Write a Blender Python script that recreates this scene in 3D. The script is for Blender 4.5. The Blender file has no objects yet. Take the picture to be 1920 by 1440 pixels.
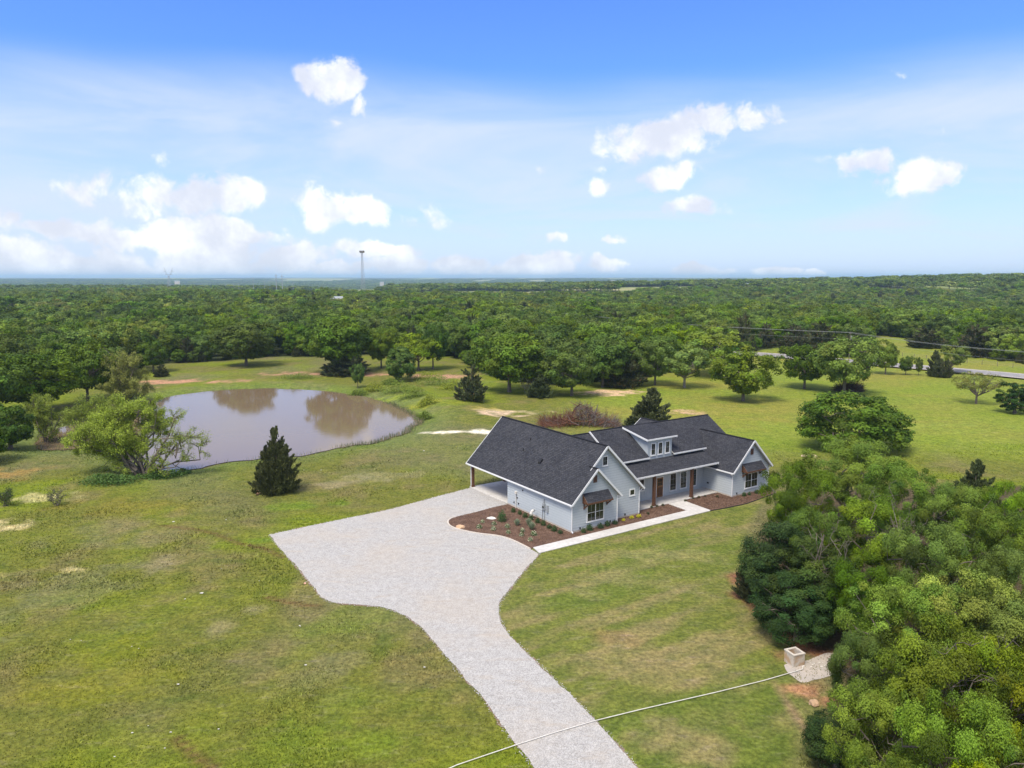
import bpy, bmesh, math, random
import numpy as np
from mathutils import Vector
from mathutils.geometry import tessellate_polygon
random.seed(7)
RG = np.random.default_rng(11)
S = bpy.context.scene
COL = S.collection
PI = math.pi

# ------------------------------------------------------------------ camera, light, exposure
F_PX, CX, CY, CAM_H = 1408.0, 960.0, 720.0, 26.0
PITCH = math.atan(200 / F_PX)
cam_d = bpy.data.cameras.new("camera"); cam = bpy.data.objects.new("camera", cam_d); COL.objects.link(cam)
cam_d.sensor_width = 36; cam_d.lens = 36 * F_PX / 1920; cam_d.clip_start = .5; cam_d.clip_end = 60000
cam.location = (0, 0, CAM_H); cam.rotation_euler = (PI / 2 - PITCH, 0, 0)
S.camera = cam
S.view_settings.view_transform = 'Standard'; S.view_settings.look = 'None'
S.view_settings.gamma = 1; S.view_settings.use_curve_mapping = False
S.view_settings.exposure = 0.85
S.render.engine = 'CYCLES'
S.cycles.use_denoising = True
S.cycles.max_bounces = 8; S.cycles.diffuse_bounces = 3; S.cycles.glossy_bounces = 3
S.cycles.transmission_bounces = 4; S.cycles.volume_bounces = 1; S.cycles.transparent_max_bounces = 8
SUN_EL, SUN_AZ = math.radians(60), math.radians(212)      # azimuth clockwise from +Y
sd = bpy.data.lights.new("sun", 'SUN'); sun = bpy.data.objects.new("sun", sd); COL.objects.link(sun)
sd.energy = 2.5; sd.angle = math.radians(22); sd.color = (1, .93, .80)
sv = Vector((math.sin(SUN_AZ) * math.cos(SUN_EL), math.cos(SUN_AZ) * math.cos(SUN_EL), math.sin(SUN_EL)))
sun.rotation_euler = sv.to_track_quat('Z', 'Y').to_euler(); sun.location = (-60, -60, 90)

cp, sp = math.cos(PITCH), math.sin(PITCH)
def ray(x, y):
    a = (x - CX) / F_PX; b = -(y - CY) / F_PX
    return (a, cp + b * sp, -sp + b * cp)
def G(x, y, z=0.0):
    """point of the photographed ground (or of height z) seen at photo coordinates x, y"""
    r = ray(x, y); t = (z - CAM_H) / r[2]
    return np.array([r[0] * t, r[1] * t, z])
def ztop(x, y, Y):
    r = ray(x, y); return CAM_H + r[2] / r[1] * Y

class NT:
    def __init__(s, nt): s.nt = nt; s.n = nt.nodes; s.l = nt.links
    def add(s, t, **k):
        n = s.n.new(t)
        for a, b in k.items():
            if a.startswith('i_'):
                key = a[2:]; key = int(key) if key.isdigit() else key.replace('_', ' ')
                if isinstance(b, bpy.types.NodeSocket): s.l.new(b, n.inputs[key])
                else: n.inputs[key].default_value = b
            else: setattr(n, a, b)
        return n
    def math(s, op, a, b=None, c=None, clamp=False):
        n = s.n.new('ShaderNodeMath'); n.operation = op; n.use_clamp = clamp
        for i, v in enumerate((a, b, c)):
            if v is None: continue
            if isinstance(v, bpy.types.NodeSocket): s.l.new(v, n.inputs[i])
            else: n.inputs[i].default_value = v
        return n.outputs[0]
    def mix(s, f, a, b, mode='MIX'):
        n = s.n.new('ShaderNodeMix'); n.data_type = 'RGBA'; n.blend_type = mode
        for i, v in ((0, f), (6, a), (7, b)):
            if isinstance(v, bpy.types.NodeSocket): s.l.new(v, n.inputs[i])
            else: n.inputs[i].default_value = v if i == 0 or len(v) == 4 else (*v, 1)
        return n.outputs[2]
    def noise(s, vec, scale, detail=3, rough=.55, dist=0):
        n = s.n.new('ShaderNodeTexNoise'); n.inputs['Scale'].default_value = scale
        n.inputs['Detail'].default_value = detail; n.inputs['Roughness'].default_value = rough
        n.inputs['Distortion'].default_value = dist
        if vec is not None: s.l.new(vec, n.inputs['Vector'])
        return n.outputs['Fac']
    def ss(s, v, lo, hi, a=0., b=1.):
        n = s.n.new('ShaderNodeMapRange'); n.interpolation_type = 'SMOOTHSTEP'
        s.l.new(v, n.inputs[0])
        for i, q in enumerate((lo, hi, a, b)): n.inputs[i + 1].default_value = q
        return n.outputs[0]

# ------------------------------------------------------------------ sky
world = bpy.data.worlds.new("World"); S.world = world; world.use_nodes = True
def build_world():
    w = NT(world.node_tree); w.n.clear()
    tc = w.add('ShaderNodeTexCoord').outputs['Generated']
    sky = w.add('ShaderNodeTexSky', sky_type='NISHITA', sun_disc=False)
    sky.sun_elevation = SUN_EL; sky.sun_rotation = SUN_AZ
    sky.air_density = 1.0; sky.dust_density = 0.3; sky.ozone_density = 2.5; sky.altitude = 300
    sx = w.add('ShaderNodeSeparateXYZ', i_0=tc)
    az = w.math('ARCTAN2', sx.outputs[0], sx.outputs[1]); el = w.math('ARCSINE', sx.outputs[2])
    ae = w.add('ShaderNodeCombineXYZ', i_0=az, i_1=el).outputs[0]
    wob = w.add('ShaderNodeTexNoise', i_Scale=9.0, i_Detail=4.0); w.l.new(tc, wob.inputs['Vector'])
    wv = w.add('ShaderNodeVectorMath', operation='MULTIPLY_ADD', i_0=wob.outputs['Color'], i_1=(.075, .045, 0), i_2=(-.0375, -.0225, 0)).outputs[0]
    wob2 = w.add('ShaderNodeTexNoise', i_Scale=34.0, i_Detail=5.0); w.l.new(tc, wob2.inputs['Vector'])
    wv = w.add('ShaderNodeVectorMath', operation='MULTIPLY_ADD', i_0=wob2.outputs['Color'], i_1=(.034, .024, 0), i_2=wv).outputs[0]
    wv = w.add('ShaderNodeVectorMath', operation='SUBTRACT', i_0=wv, i_1=(.017, .012, 0)).outputs[0]
    aew = w.add('ShaderNodeVectorMath', operation='ADD', i_0=ae, i_1=wv).outputs[0]
    # thin high cloud
    str1 = w.add('ShaderNodeMapping', i_Vector=ae, i_Scale=(2.0, 9.0, 1)).outputs[0]
    n1 = w.noise(str1, 1.3, 6, .6, .6)
    str2 = w.add('ShaderNodeMapping', i_Vector=ae, i_Scale=(1.0, 3.0, 1)).outputs[0]
    n2 = w.noise(str2, 1.1, 3, .5)
    elw = w.math('ADD', el, w.math('MULTIPLY', w.math('SUBTRACT', n2, .5), .16))
    veil = w.ss(elw, .265, .17)
    veil = w.math('MULTIPLY', veil, w.ss(n1, .32, .68, .52, 1.))
    veil = w.math('MULTIPLY', veil, .92)
    low = w.ss(el, .22, 0.0, 0, .82)
    veil = w.math('MAXIMUM', veil, low)
    # cumulus, placed by direction
    fld = None
    for (x, y, rx, ry, k) in CLOUDS:
        r = ray(x, y); L = math.sqrt(sum(q * q for q in r))
        a0, e0 = math.atan2(r[0], r[1]), math.asin(r[2] / L)
        c = math.cos(a0)
        d = w.add('ShaderNodeVectorMath', operation='SUBTRACT', i_0=aew, i_1=(a0, e0, 0)).outputs[0]
        d = w.add('ShaderNodeVectorMath', operation='MULTIPLY', i_0=d, i_1=(F_PX / (rx * 1.3) / c, F_PX / (ry * 1.35) / c, 0)).outputs[0]
        ln = w.add('ShaderNodeVectorMath', operation='LENGTH', i_0=d).outputs['Value']
        v = w.math('MULTIPLY_ADD', ln, -k, k)
        fld = v if fld is None else w.math('MAXIMUM', fld, v)
    # the same kind of clouds elsewhere round the sky
    n3 = w.noise(w.add('ShaderNodeMapping', i_Vector=tc, i_Scale=(1, 1, 2.6)).outputs[0], 3.2, 4, .55)
    outside = w.math('MAXIMUM', w.ss(w.math('ABSOLUTE', az), .70, 1.0), w.ss(el, .45, .8))
    other = w.math('MULTIPLY', w.ss(n3, .36, .60, 0, 1.1), outside)
    fld = w.math('MAXIMUM', fld, other)
    nc = w.noise(tc, 22, 9, .66, .3)
    nb = w.noise(tc, 8, 3, .5)
    dens = w.math('ADD', fld, w.math('MULTIPLY_ADD', nc, 2.6, -1.62))
    dens = w.math('ADD', dens, w.math('MULTIPLY_ADD', nb, .9, -.45))
    dens = w.math('MULTIPLY', w.ss(dens, -.14, .42), w.ss(fld, 0.0, .4))
    dens = w.math('MULTIPLY', dens, w.ss(el, -.01, .0))
    skyc = w.mix(1., sky.outputs[0], (SKY_TINT[0], SKY_TINT[1], SKY_TINT[2]), 'MULTIPLY')
    c1 = w.mix(veil, skyc, VEIL)
    # a little grey in the cloud bodies
    shade = w.ss(w.noise(tc, 15, 5, .6), .35, .7)
    cw = w.mix(shade, CLOUD_LO, CLOUD_HI)
    c2 = w.mix(w.math('MULTIPLY', dens, .93), c1, cw)
    bg = w.add('ShaderNodeBackground', i_Color=c2, i_Strength=SKY_STRENGTH)
    out = w.add('ShaderNodeOutputWorld'); w.l.new(bg.outputs[0], out.inputs[0])
SKY_STRENGTH = 0.10
SKY_TINT = (.52, .78, 1.42)
VEIL = (4.25, 4.75, 5.6)
CLOUD_LO, CLOUD_HI = (4.5, 4.7, 5.3), (7.1, 7.1, 7.2)
CLOUDS = [(615, 152, 62, 34, 1.2), (560, 130, 28, 18, 0.9), (672, 205, 22, 26, 0.7), (660, 165, 26, 18, 0.8),
          (1250, 250, 105, 36, 1.1), (1330, 222, 50, 32, 1.1), (1180, 275, 55, 20, 0.9), (1430, 215, 52, 30, 0.9), (1470, 232, 26, 14, 0.6),
          (1615, 310, 58, 30, 1.2), (1745, 325, 70, 30, 1.1), (1690, 345, 50, 18, 0.8), (1262, 330, 44, 24, 1.0), (1126, 352, 36, 20, 0.85),
          (1295, 388, 60, 20, 0.9), (1020, 322, 20, 14, 0.6), (1145, 452, 32, 12, 1.3), (1030, 447, 20, 12, 0.85), (1135, 312, 26, 12, 0.4),
          (1680, 130, 14, 9, 0.5), (1755, 240, 16, 10, 0.5),
          (300, 365, 175, 42, 0.95), (430, 372, 60, 34, 1.2), (200, 350, 70, 26, 0.7), (600, 385, 60, 42, 1.25), (680, 392, 62, 30, 1.2), (770, 405, 80, 30, 0.55),
          (75, 370, 20, 14, 0.5), (300, 292, 24, 14, 0.4), (620, 238, 40, 10, 0.4),
          (60, 490, 130, 42, 1.9), (200, 492, 110, 30, 1.6), (390, 480, 90, 34, 1.75), (555, 485, 62, 30, 2.05), (640, 512, 50, 14, 1.9), (745, 500, 60, 24, 1.45),
          (860, 495, 50, 24, 1.45), (995, 500, 74, 26, 2.2), (1135, 500, 46, 15, 1.9), (1310, 507, 52, 14, 2.05), (1450, 508, 44, 13, 2.05), (1530, 512, 22, 10, 1.9),
          (280, 435, 220, 26, 1.38), (120, 430, 90, 22, 1.3), (430, 450, 120, 20, 1.3), (700, 470, 90, 18, 1.3), (150, 505, 180, 22, 1.9), (330, 508, 120, 18, 1.75), (20, 410, 60, 26, 0.6), (930, 508, 30, 14, 1.6), (470, 510, 60, 14, 1.45)]
build_world()

# ------------------------------------------------------------------ object helpers
def tag(o, label=None, cat=None, group=None, kind=None):
    if label: o['label'] = label
    if cat: o['category'] = cat
    if group: o['group'] = group
    if kind: o['kind'] = kind
    return o
def empty(name, loc=(0, 0, 0), rz=0, label=None, cat=None, group=None):
    o = bpy.data.objects.new(name, None); COL.objects.link(o); o.location = loc; o.rotation_euler = (0, 0, rz)
    o.empty_display_size = .3
    return tag(o, label, cat, group)
def link(o, parent=None):
    COL.objects.link(o)
    if parent: o.parent = parent
    return o
def raw_mesh(name, V, F, mats, col=None, uv=None, smooth=False, midx=None):
    me = bpy.data.meshes.new(name)
    V = np.asarray(V, dtype=np.float32)
    if isinstance(F, np.ndarray):
        nf, k = F.shape
        me.vertices.add(len(V)); me.vertices.foreach_set('co', V.ravel())
        me.loops.add(nf * k); me.loops.foreach_set('vertex_index', F.astype(np.int32).ravel())
        me.polygons.add(nf); me.polygons.foreach_set('loop_start', np.arange(0, nf * k, k, dtype=np.int32))
        me.polygons.foreach_set('loop_total', np.full(nf, k, dtype=np.int32))
        me.update(calc_edges=True)
    else:
        me.from_pydata([tuple(map(float, v)) for v in V], [], F); me.update()
    for m in (mats if isinstance(mats, (list, tuple)) else [mats]): me.materials.append(m)
    if midx is not None: me.polygons.foreach_set('material_index', np.asarray(midx, dtype=np.int32))
    if col is not None:
        a = me.color_attributes.new('tint', 'FLOAT_COLOR', 'POINT')
        c = np.ones((len(V), 4), dtype=np.float32); c[:, :3] = col
        a.data.foreach_set('color', c.ravel())
    if uv is not None:
        u = me.uv_layers.new(name='UVMap'); u.data.foreach_set('uv', np.asarray(uv, dtype=np.float32).ravel())
    if smooth: me.polygons.foreach_set('use_smooth', np.ones(len(me.polygons), dtype=bool))
    return me
def obj(name, V, F, mats, parent=None, **k):
    return link(bpy.data.objects.new(name, raw_mesh(name, V, F, mats, **k)), parent)
class MB:
    def __init__(s): s.V = []; s.F = []
    def add(s, V, F):
        b = len(s.V); s.V += [tuple(v) for v in V]; s.F += [tuple(i + b for i in f) for f in F]; return s
    def hexa(s, P):    # 8 points: bottom ring 0-3, top ring 4-7
        return s.add(P, [(0, 3, 2, 1), (4, 5, 6, 7), (0, 1, 5, 4), (1, 2, 6, 5), (2, 3, 7, 6), (3, 0, 4, 7)])
    def box(s, a, b):
        x0, y0, z0 = a; x1, y1, z1 = b
        return s.hexa([(x0, y0, z0), (x1, y0, z0), (x1, y1, z0), (x0, y1, z0), (x0, y0, z1), (x1, y0, z1), (x1, y1, z1), (x0, y1, z1)])
    def bar(s, p, q, w, h, up=(0, 0, 1)):
        p, q = Vector(p), Vector(q); d = (q - p).normalized(); sd_ = d.cross(Vector(up)).normalized(); u = sd_.cross(d)
        a, b = sd_ * w / 2, u * h / 2
        return s.hexa([p - a - b, p + a - b, q + a - b, q - a - b, p - a + b, p + a + b, q + a + b, q - a + b])
    def tube(s, P, R, n=8, caps=True):
        P = [Vector(p) for p in P]
        if not hasattr(R, '__len__'): R = [R] * len(P)
        b = len(s.V); pr = None
        for i, p in enumerate(P):
            d = (P[min(i + 1, len(P) - 1)] - P[max(i - 1, 0)]).normalized()
            ref = Vector((0, 0, 1)) if abs(d.z) < .9 else Vector((1, 0, 0))
            if pr is None: x = d.cross(ref).normalized()
            else: x = (pr - d * pr.dot(d)).normalized()
            pr = x; y = d.cross(x)
            for k in range(n):
                t = 2 * PI * k / n; s.V.append(tuple(p + (x * math.cos(t) + y * math.sin(t)) * R[i]))
        for i in range(len(P) - 1):
            for k in range(n):
                k2 = (k + 1) % n; o = b + i * n
                s.F.append((o + k, o + k2, o + n + k2, o + n + k))
        if caps:
            s.F.append(tuple(b + k for k in reversed(range(n)))); s.F.append(tuple(b + (len(P) - 1) * n + k for k in range(n)))
        return s
    def obj(s, name, mat, parent=None, **k): return obj(name, s.V, s.F, mat, parent, **k)
def sheet(name, pts, z, mat, parent=None, thick=0, uv=False):
    """flat polygon from 2-D points, optionally with thickness (downwards)"""
    P = [Vector((p[0], p[1], 0)) for p in pts]
    T = tessellate_polygon([P]); n = len(P)
    V = [(p.x, p.y, z) for p in P]; F = []
    for t in T:
        a, b, c = (P[i] for i in t)
        F.append(tuple(t) if (b - a).cross(c - a).z > 0 else tuple(reversed(t)))
    if thick:
        V += [(p.x, p.y, z - thick) for p in P]
        for i in range(n):
            j = (i + 1) % n; F.append((i, j, n + j, n + i))
    return obj(name, V, F, mat, parent)

# ------------------------------------------------------------------ numpy noise
def vnoise(x, y, s, seed):
    x = np.asarray(x) / s + 1000.3; y = np.asarray(y) / s + 1000.7
    xi = np.floor(x).astype(np.int64); yi = np.floor(y).astype(np.int64); xf = x - xi; yf = y - yi
    def h(a, b):
        n = (a * 374761393 + b * 668265263 + seed * 974634777) & 0x7fffffff
        n = ((n ^ (n >> 13)) * 1274126177) & 0x7fffffff
        return ((n ^ (n >> 16)) & 0xffff) / 65535.
    xf = xf * xf * (3 - 2 * xf); yf = yf * yf * (3 - 2 * yf)
    return (h(xi, yi) * (1 - xf) + h(xi + 1, yi) * xf) * (1 - yf) + (h(xi, yi + 1) * (1 - xf) + h(xi + 1, yi + 1) * xf) * yf
def fbm(x, y, s, seed, o=4):
    t = 0; a = .5; n = 0
    for i in range(o): t = t + a * vnoise(x, y, s / 2 ** i, seed + i); n += a; a *= .5
    return t / n
def sstep(v, a, b):
    t = np.clip((v - a) / (b - a), 0, 1); return t * t * (3 - 2 * t)
def inpoly(x, y, P):
    x = np.asarray(x); y = np.asarray(y); r = np.zeros(x.shape, bool); n = len(P); j = n - 1
    for i in range(n):
        xi, yi = P[i][0], P[i][1]; xj, yj = P[j][0], P[j][1]
        c = ((yi > y) != (yj > y)) & (x < (xj - xi) * (y - yi) / (yj - yi + 1e-12) + xi); r ^= c; j = i
    return r
def dline(x, y, P, closed=False):
    d = np.full(np.shape(x), 1e9); n = len(P)
    for i in range(n if closed else n - 1):
        a = P[i]; b = P[(i + 1) % n]; ax, ay = a[0], a[1]; dx, dy = b[0] - ax, b[1] - ay
        t = np.clip(((x - ax) * dx + (y - ay) * dy) / (dx * dx + dy * dy + 1e-9), 0, 1)
        d = np.minimum(d, np.hypot(x - ax - t * dx, y - ay - t * dy))
    return d
def sdist(x, y, P):
    return np.where(inpoly(x, y, P), -1, 1) * dline(x, y, P, True)
def smooth_poly(P, it=2, closed=True):
    for _ in range(it):
        Q = []; n = len(P)
        for i in range(n if closed else n - 1):
            a = np.array(P[i][:2]); b = np.array(P[(i + 1) % n][:2]); Q += [a * .75 + b * .25, a * .25 + b * .75]
        if not closed: Q = [np.array(P[0][:2])] + Q + [np.array(P[-1][:2])]
        P = Q
    return P

# ------------------------------------------------------------------ materials
def material(name, base=(.5, .5, .5), rough=.7, spec=.3, metal=0):
    m = bpy.data.materials.new(name); m.use_nodes = True; w = NT(m.node_tree); b = w.n['Principled BSDF']
    b.inputs['Base Color'].default_value = (*base, 1); b.inputs['Roughness'].default_value = rough
    b.inputs['Specular IOR Level'].default_value = spec; b.inputs['Metallic'].default_value = metal
    return m, w, b
def speckle(name, c1, c2, scale=6, rough=.8, bump=.0, spec=.2, detail=4, lo=.35, hi=.65, big=None):
    m, w, b = material(name, c1, rough, spec)
    tc = w.add('ShaderNodeTexCoord').outputs['Object']
    n = w.noise(tc, scale, detail, .6)
    c = w.mix(w.ss(n, lo, hi), c1, c2)
    if big:
        c = w.mix(w.ss(w.noise(tc, big[0], 3), .4, .65, 0, big[2]), c, big[1])
    w.l.new(c, b.inputs['Base Color'])
    if bump:
        bp = w.add('ShaderNodeBump', i_Strength=bump, i_Distance=.02, i_Height=n); w.l.new(bp.outputs[0], b.inputs['Normal'])
    return m
M = {}
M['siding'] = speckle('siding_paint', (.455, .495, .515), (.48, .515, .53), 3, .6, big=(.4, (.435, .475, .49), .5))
M['lap_shade'] = speckle('painted_lap_shade', (.20, .225, .24), (.22, .245, .26), 3, .8)  # wall core coloured dark to paint the shadow line between siding boards
M['white'] = speckle('white_trim_paint', (.78, .78, .77), (.7, .7, .69), 5, .5)
M['brownwood'] = speckle('stained_cedar', (.095, .045, .026), (.16, .08, .045), 9, .6, bump=.2)
M['door'] = speckle('stained_door_wood', (.30, .155, .065), (.2, .1, .045), 7, .45)
M['concrete'] = speckle('smooth_concrete', (.60, .57, .53), (.50, .475, .44), 2.2, .85, bump=.05, big=(.35, (.46, .43, .39), .6))
M['curb'] = speckle('edging_concrete', (.62, .56, .48), (.5, .44, .37), 8, .9)
M['soffit'] = speckle('porch_soffit', (.55, .53, .5), (.5, .48, .45), 3, .8)
M['metal'] = speckle('galvanised_grey', (.35, .37, .38), (.27, .29, .3), 8, .45)
M['black'] = material('black_fixture', (.02, .02, .022), .5)[0]
M['brass'] = material('dark_door_handle', (.03, .025, .02), .35, .5, .8)[0]
M['pvc'] = speckle('white_pvc', (.72, .7, .64), (.6, .56, .5), 4, .5)
def glass():
    m, w, b = material('window_glass', (.016, .02, .018), .04, .6)
    tc = w.add('ShaderNodeTexCoord').outputs['Object']
    n = w.noise(tc, .9, 2)
    w.l.new(w.mix(w.ss(n, .3, .7), (.008, .011, .010), (.045, .048, .032)), b.inputs['Base Color'])
    return m
M['glass'] = glass()
def shingles():
    m, w, b = material('dark_shingles', (.05, .052, .06), .9, .15)
    uv = w.add('ShaderNodeUVMap').outputs[0]
    br = w.add('ShaderNodeTexBrick', i_Vector=uv, i_Scale=1.0, i_Color1=(.036, .038, .045, 1), i_Color2=(.060, .062, .070, 1), i_Mortar=(.016, .016, .019, 1))
    br.inputs['Brick Width'].default_value = .32; br.inputs['Row Height'].default_value = .19; br.inputs['Mortar Size'].default_value = .012
    br.inputs['Bias'].default_value = 0; br.offset = .37
    n = w.noise(uv, 5, 6, .7); n2 = w.noise(uv, .35, 3); n3 = w.noise(uv, 60, 2)
    c = w.mix(1, br.outputs[0], w.mix(w.ss(n, .3, .7), (.75, .75, .78), (1.26, 1.24, 1.22)), 'MULTIPLY')
    c = w.mix(1, c, w.mix(w.ss(n2, .3, .7), (.88, .88, .9), (1.12, 1.1, 1.08)), 'MULTIPLY')
    c = w.mix(1, c, w.mix(n3, (.88, .88, .88), (1.12, 1.12, 1.12)), 'MULTIPLY')
    w.l.new(c, b.inputs['Base Color'])
    bp = w.add('ShaderNodeBump', i_Strength=.5, i_Distance=.02, i_Height=n); w.l.new(bp.outputs[0], b.inputs['Normal'])
    return m
M['shingle'] = shingles()
M['mulch'] = speckle('brown_mulch', (.105, .058, .038), (.19, .12, .085), 7, .95, bump=.6, big=(1.0, (.075, .042, .028), .6), detail=7)
def gravel():
    m, w, b = material('crushed_gravel', (.5, .48, .46), .95, .1)
    tc = w.add('ShaderNodeTexCoord').outputs['Object']
    v = w.add('ShaderNodeTexVoronoi', i_Vector=tc, i_Scale=20.0)
    c = w.mix(w.ss(v.outputs['Color'], .0, 1.), (.28, .27, .252), (.51, .488, .46))
    n = w.noise(tc, .12, 4, .6); n2 = w.noise(w.add('ShaderNodeMapping', i_Vector=tc, i_Scale=(1, 3.2, 1), i_Rotation=(0, 0, -.5)).outputs[0], .35, 5, .65)
    c = w.mix(w.math('MULTIPLY', w.ss(n, .42, .66), .35), c, (.44, .375, .30))
    c = w.mix(w.math('MULTIPLY', w.ss(n2, .5, .72), .4), c, (.42, .35, .27))
    n4 = w.noise(tc, 1.6, 7, .75)
    c = w.mix(1, c, w.mix(w.ss(n4, .3, .7), (.90, .89, .88), (1.08, 1.08, 1.08)), 'MULTIPLY')
    w.l.new(c, b.inputs['Base Color'])
    bp = w.add('ShaderNodeBump', i_Strength=.35, i_Distance=.02, i_Height=v.outputs['Distance']); w.l.new(bp.outputs[0], b.inputs['Normal'])
    return m
M['gravel'] = gravel()
def water():
    m, w, b = material('muddy_pond_water', (.20, .142, .086), .06, .5)
    b.inputs['IOR'].default_value = 1.33
    tc = w.add('ShaderNodeTexCoord').outputs['Object']
    mp = w.add('ShaderNodeMapping', i_Vector=tc, i_Scale=(1, 1.6, 1)).outputs[0]
    n = w.noise(mp, 1.1, 4, .6); n2 = w.noise(tc, .06, 2)
    h = w.math('MULTIPLY', n, w.ss(n2, .35, .6, .35, 1.))
    bp = w.add('ShaderNodeBump', i_Strength=.16, i_Distance=.03, i_Height=h); w.l.new(bp.outputs[0], b.inputs['Normal'])
    return m
M['water'] = water()
def ground_mat():
    m, w, b = material('grassland', (.1, .12, .04), .95, .08)
    a = w.add('ShaderNodeAttribute', attribute_name='tint').outputs['Color']
    tc = w.add('ShaderNodeTexCoord').outputs['Object']
    n1 = w.noise(tc, 3.0, 6, .72); n2 = w.noise(tc, .7, 5, .65)
    st = w.add('ShaderNodeMapping', i_Vector=tc, i_Scale=(1, 3.0, 1), i_Rotation=(0, 0, -.3)).outputs[0]
    n3 = w.noise(st, .55, 6, .7, .3)
    c = w.mix(1, a, w.mix(w.ss(n1, .25, .75), (.5, .5, .5), (1.5, 1.48, 1.4)), 'MULTIPLY')
    c = w.mix(1, c, w.mix(w.ss(n2, .3, .7), (.76, .82, .8), (1.24, 1.18, 1.15)), 'MULTIPLY')
    hs = w.add('ShaderNodeHueSaturation', i_Hue=.47, i_Saturation=.72, i_Value=1.25, i_Color=c).outputs[0]
    c = w.mix(w.ss(n3, .52, .72, 0, .6), c, hs)
    w.l.new(c, b.inputs['Base Color'])
    bp = w.add('ShaderNodeBump', i_Strength=.9, i_Distance=.12, i_Height=n1); w.l.new(bp.outputs[0], b.inputs['Normal'])
    return m
M['ground'] = ground_mat()
def tint_mat(name, rnd=.0, rough=.75, trans=.25, hue=.0, spec=.2):
    m, w, b = material(name, (.1, .1, .1), rough, spec)
    a = w.add('ShaderNodeAttribute', attribute_name='tint').outputs['Color']
    c = a
    if rnd:
        oi = w.add('ShaderNodeObjectInfo').outputs['Random']
        r2 = w.math('FRACT', w.math('MULTIPLY', oi, 37.7)); r3 = w.math('FRACT', w.math('MULTIPLY', oi, 91.3))
        hs = w.add('ShaderNodeHueSaturation', i_Color=a)
        w.l.new(w.math('MULTIPLY_ADD', oi, hue, .5 - hue * .62), hs.inputs['Hue'])
        w.l.new(w.math('MULTIPLY_ADD', r2, .22, .86), hs.inputs['Saturation'])
        w.l.new(w.math('MULTIPLY_ADD', r3, rnd, 1 - rnd * .5), hs.inputs['Value'])
        c = hs.outputs[0]
    w.l.new(c, b.inputs['Base Color'])
    if trans:
        t = w.add('ShaderNodeBsdfTranslucent', i_Color=c); mx = w.add('ShaderNodeMixShader', i_0=trans, i_1=b.outputs[0], i_2=t.outputs[0])
        w.l.new(mx.outputs[0], w.n['Material Output'].inputs[0])
    return m
M['leaf'] = tint_mat('broadleaf_foliage', .7, .65, .25, .025)
M['leaf_plain'] = tint_mat('foliage_plain', .0, .7, .28)
M['needle'] = tint_mat('cedar_foliage', .3, .8, .1, .04)
M['rock'] = tint_mat('stone', .0, .9, 0)
M['bark'] = speckle('grey_bark', (.11, .09, .07), (.19, .16, .13), 5, .95, bump=.4)
M['palebark'] = speckle('pale_bark', (.28, .25, .21), (.2, .17, .14), 5, .95, bump=.3)
M['deadwood'] = tint_mat('dead_branches', .0, .95, 0)
M['asphalt'] = speckle('worn_asphalt', (.24, .225, .225), (.3, .285, .28), .8, .9)
M['paint'] = material('road_paint', (.75, .74, .7), .8)[0]
M['ypaint'] = material('yellow_road_paint', (.6, .42, .08), .8)[0]
M['steel'] = material('tower_steel', (.34, .36, .39), .6)[0]
M['wire'] = material('aluminium_wire', (.3, .31, .3), .5)[0]
M['pole'] = speckle('weathered_pole', (.16, .13, .1), (.22, .19, .15), 3, .95)
M['clay'] = speckle('red_clay', (.17, .115, .07), (.27, .19, .13), 3, .95, bump=.5, detail=6)
M['blocky'] = speckle('cast_concrete', (.56, .52, .46), (.46, .41, .34), 4, .9, bump=.2, big=(1.6, (.42, .24, .11), .75))
M['dustpad'] = speckle('dusty_hardpan', (.42, .37, .32), (.48, .415, .355), 2.5, .95, bump=.15, detail=7, big=(.8, (.36, .33, .30), .6))

# ------------------------------------------------------------------ ground layout
g2 = lambda L, z=0: [G(x, y, z)[:2] for x, y in L]
WATER_Z = -.6
POND = smooth_poly(g2([(255, 835), (170, 838), (95, 845), (60, 835), (95, 805), (165, 790), (215, 775), (262, 762), (300, 748), (360, 737),
                       (430, 731), (510, 728), (590, 732), (660, 739), (715, 752), (758, 768), (786, 784), (782, 797), (772, 803), (740, 820),
                       (690, 832), (640, 838), (585, 850), (560, 854), (500, 858), (440, 864), (390, 873), (330, 887), (285, 890), (268, 872), (262, 850)], WATER_Z), 2)
POND = [np.array(p) + np.array([(vnoise(p[0], p[1], 2.2, 5) - .5) * 1.3, (vnoise(p[0], p[1], 2.2, 6) - .5) * 1.3]) for p in smooth_poly(POND, 1)]
DRIVE_PX = [(505.6, 1003), (612, 980), (732, 956), (818, 932), (860, 921), (885, 914.5), (888, 915), (920, 930), (952, 946.5), (925, 951.5), (890, 961), (855, 969.5),
            (842, 973.5), (838, 980), (843, 988), (864, 995), (896, 1001.5), (933, 1005), (955, 1011), (972, 1019), (994, 1030.5), (1010, 1039), (1000, 1051),
            (987, 1065), (957, 1102), (937, 1129), (933, 1147), (939, 1170), (961, 1200), (999, 1237), (1044, 1279), (1096, 1331), (1145, 1384), (1194, 1440), (1275, 1540),
            (1055, 1540), (1002, 1440), (957, 1384), (912, 1316), (875, 1275), (830, 1222), (792, 1177), (762, 1155), (725, 1140), (680, 1134), (624, 1131), (603, 1121), (590, 1102), (571, 1080), (549, 1054), (522, 1024)]
DRIVE = g2(DRIVE_PX)
ROAD_C = [G(1330, 664)[:2], G(1425, 666)[:2], G(1520, 674)[:2], G(1640, 682.5)[:2], G(1760, 693)[:2], G(1920, 708)[:2], G(2200, 735)[:2]]
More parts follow.
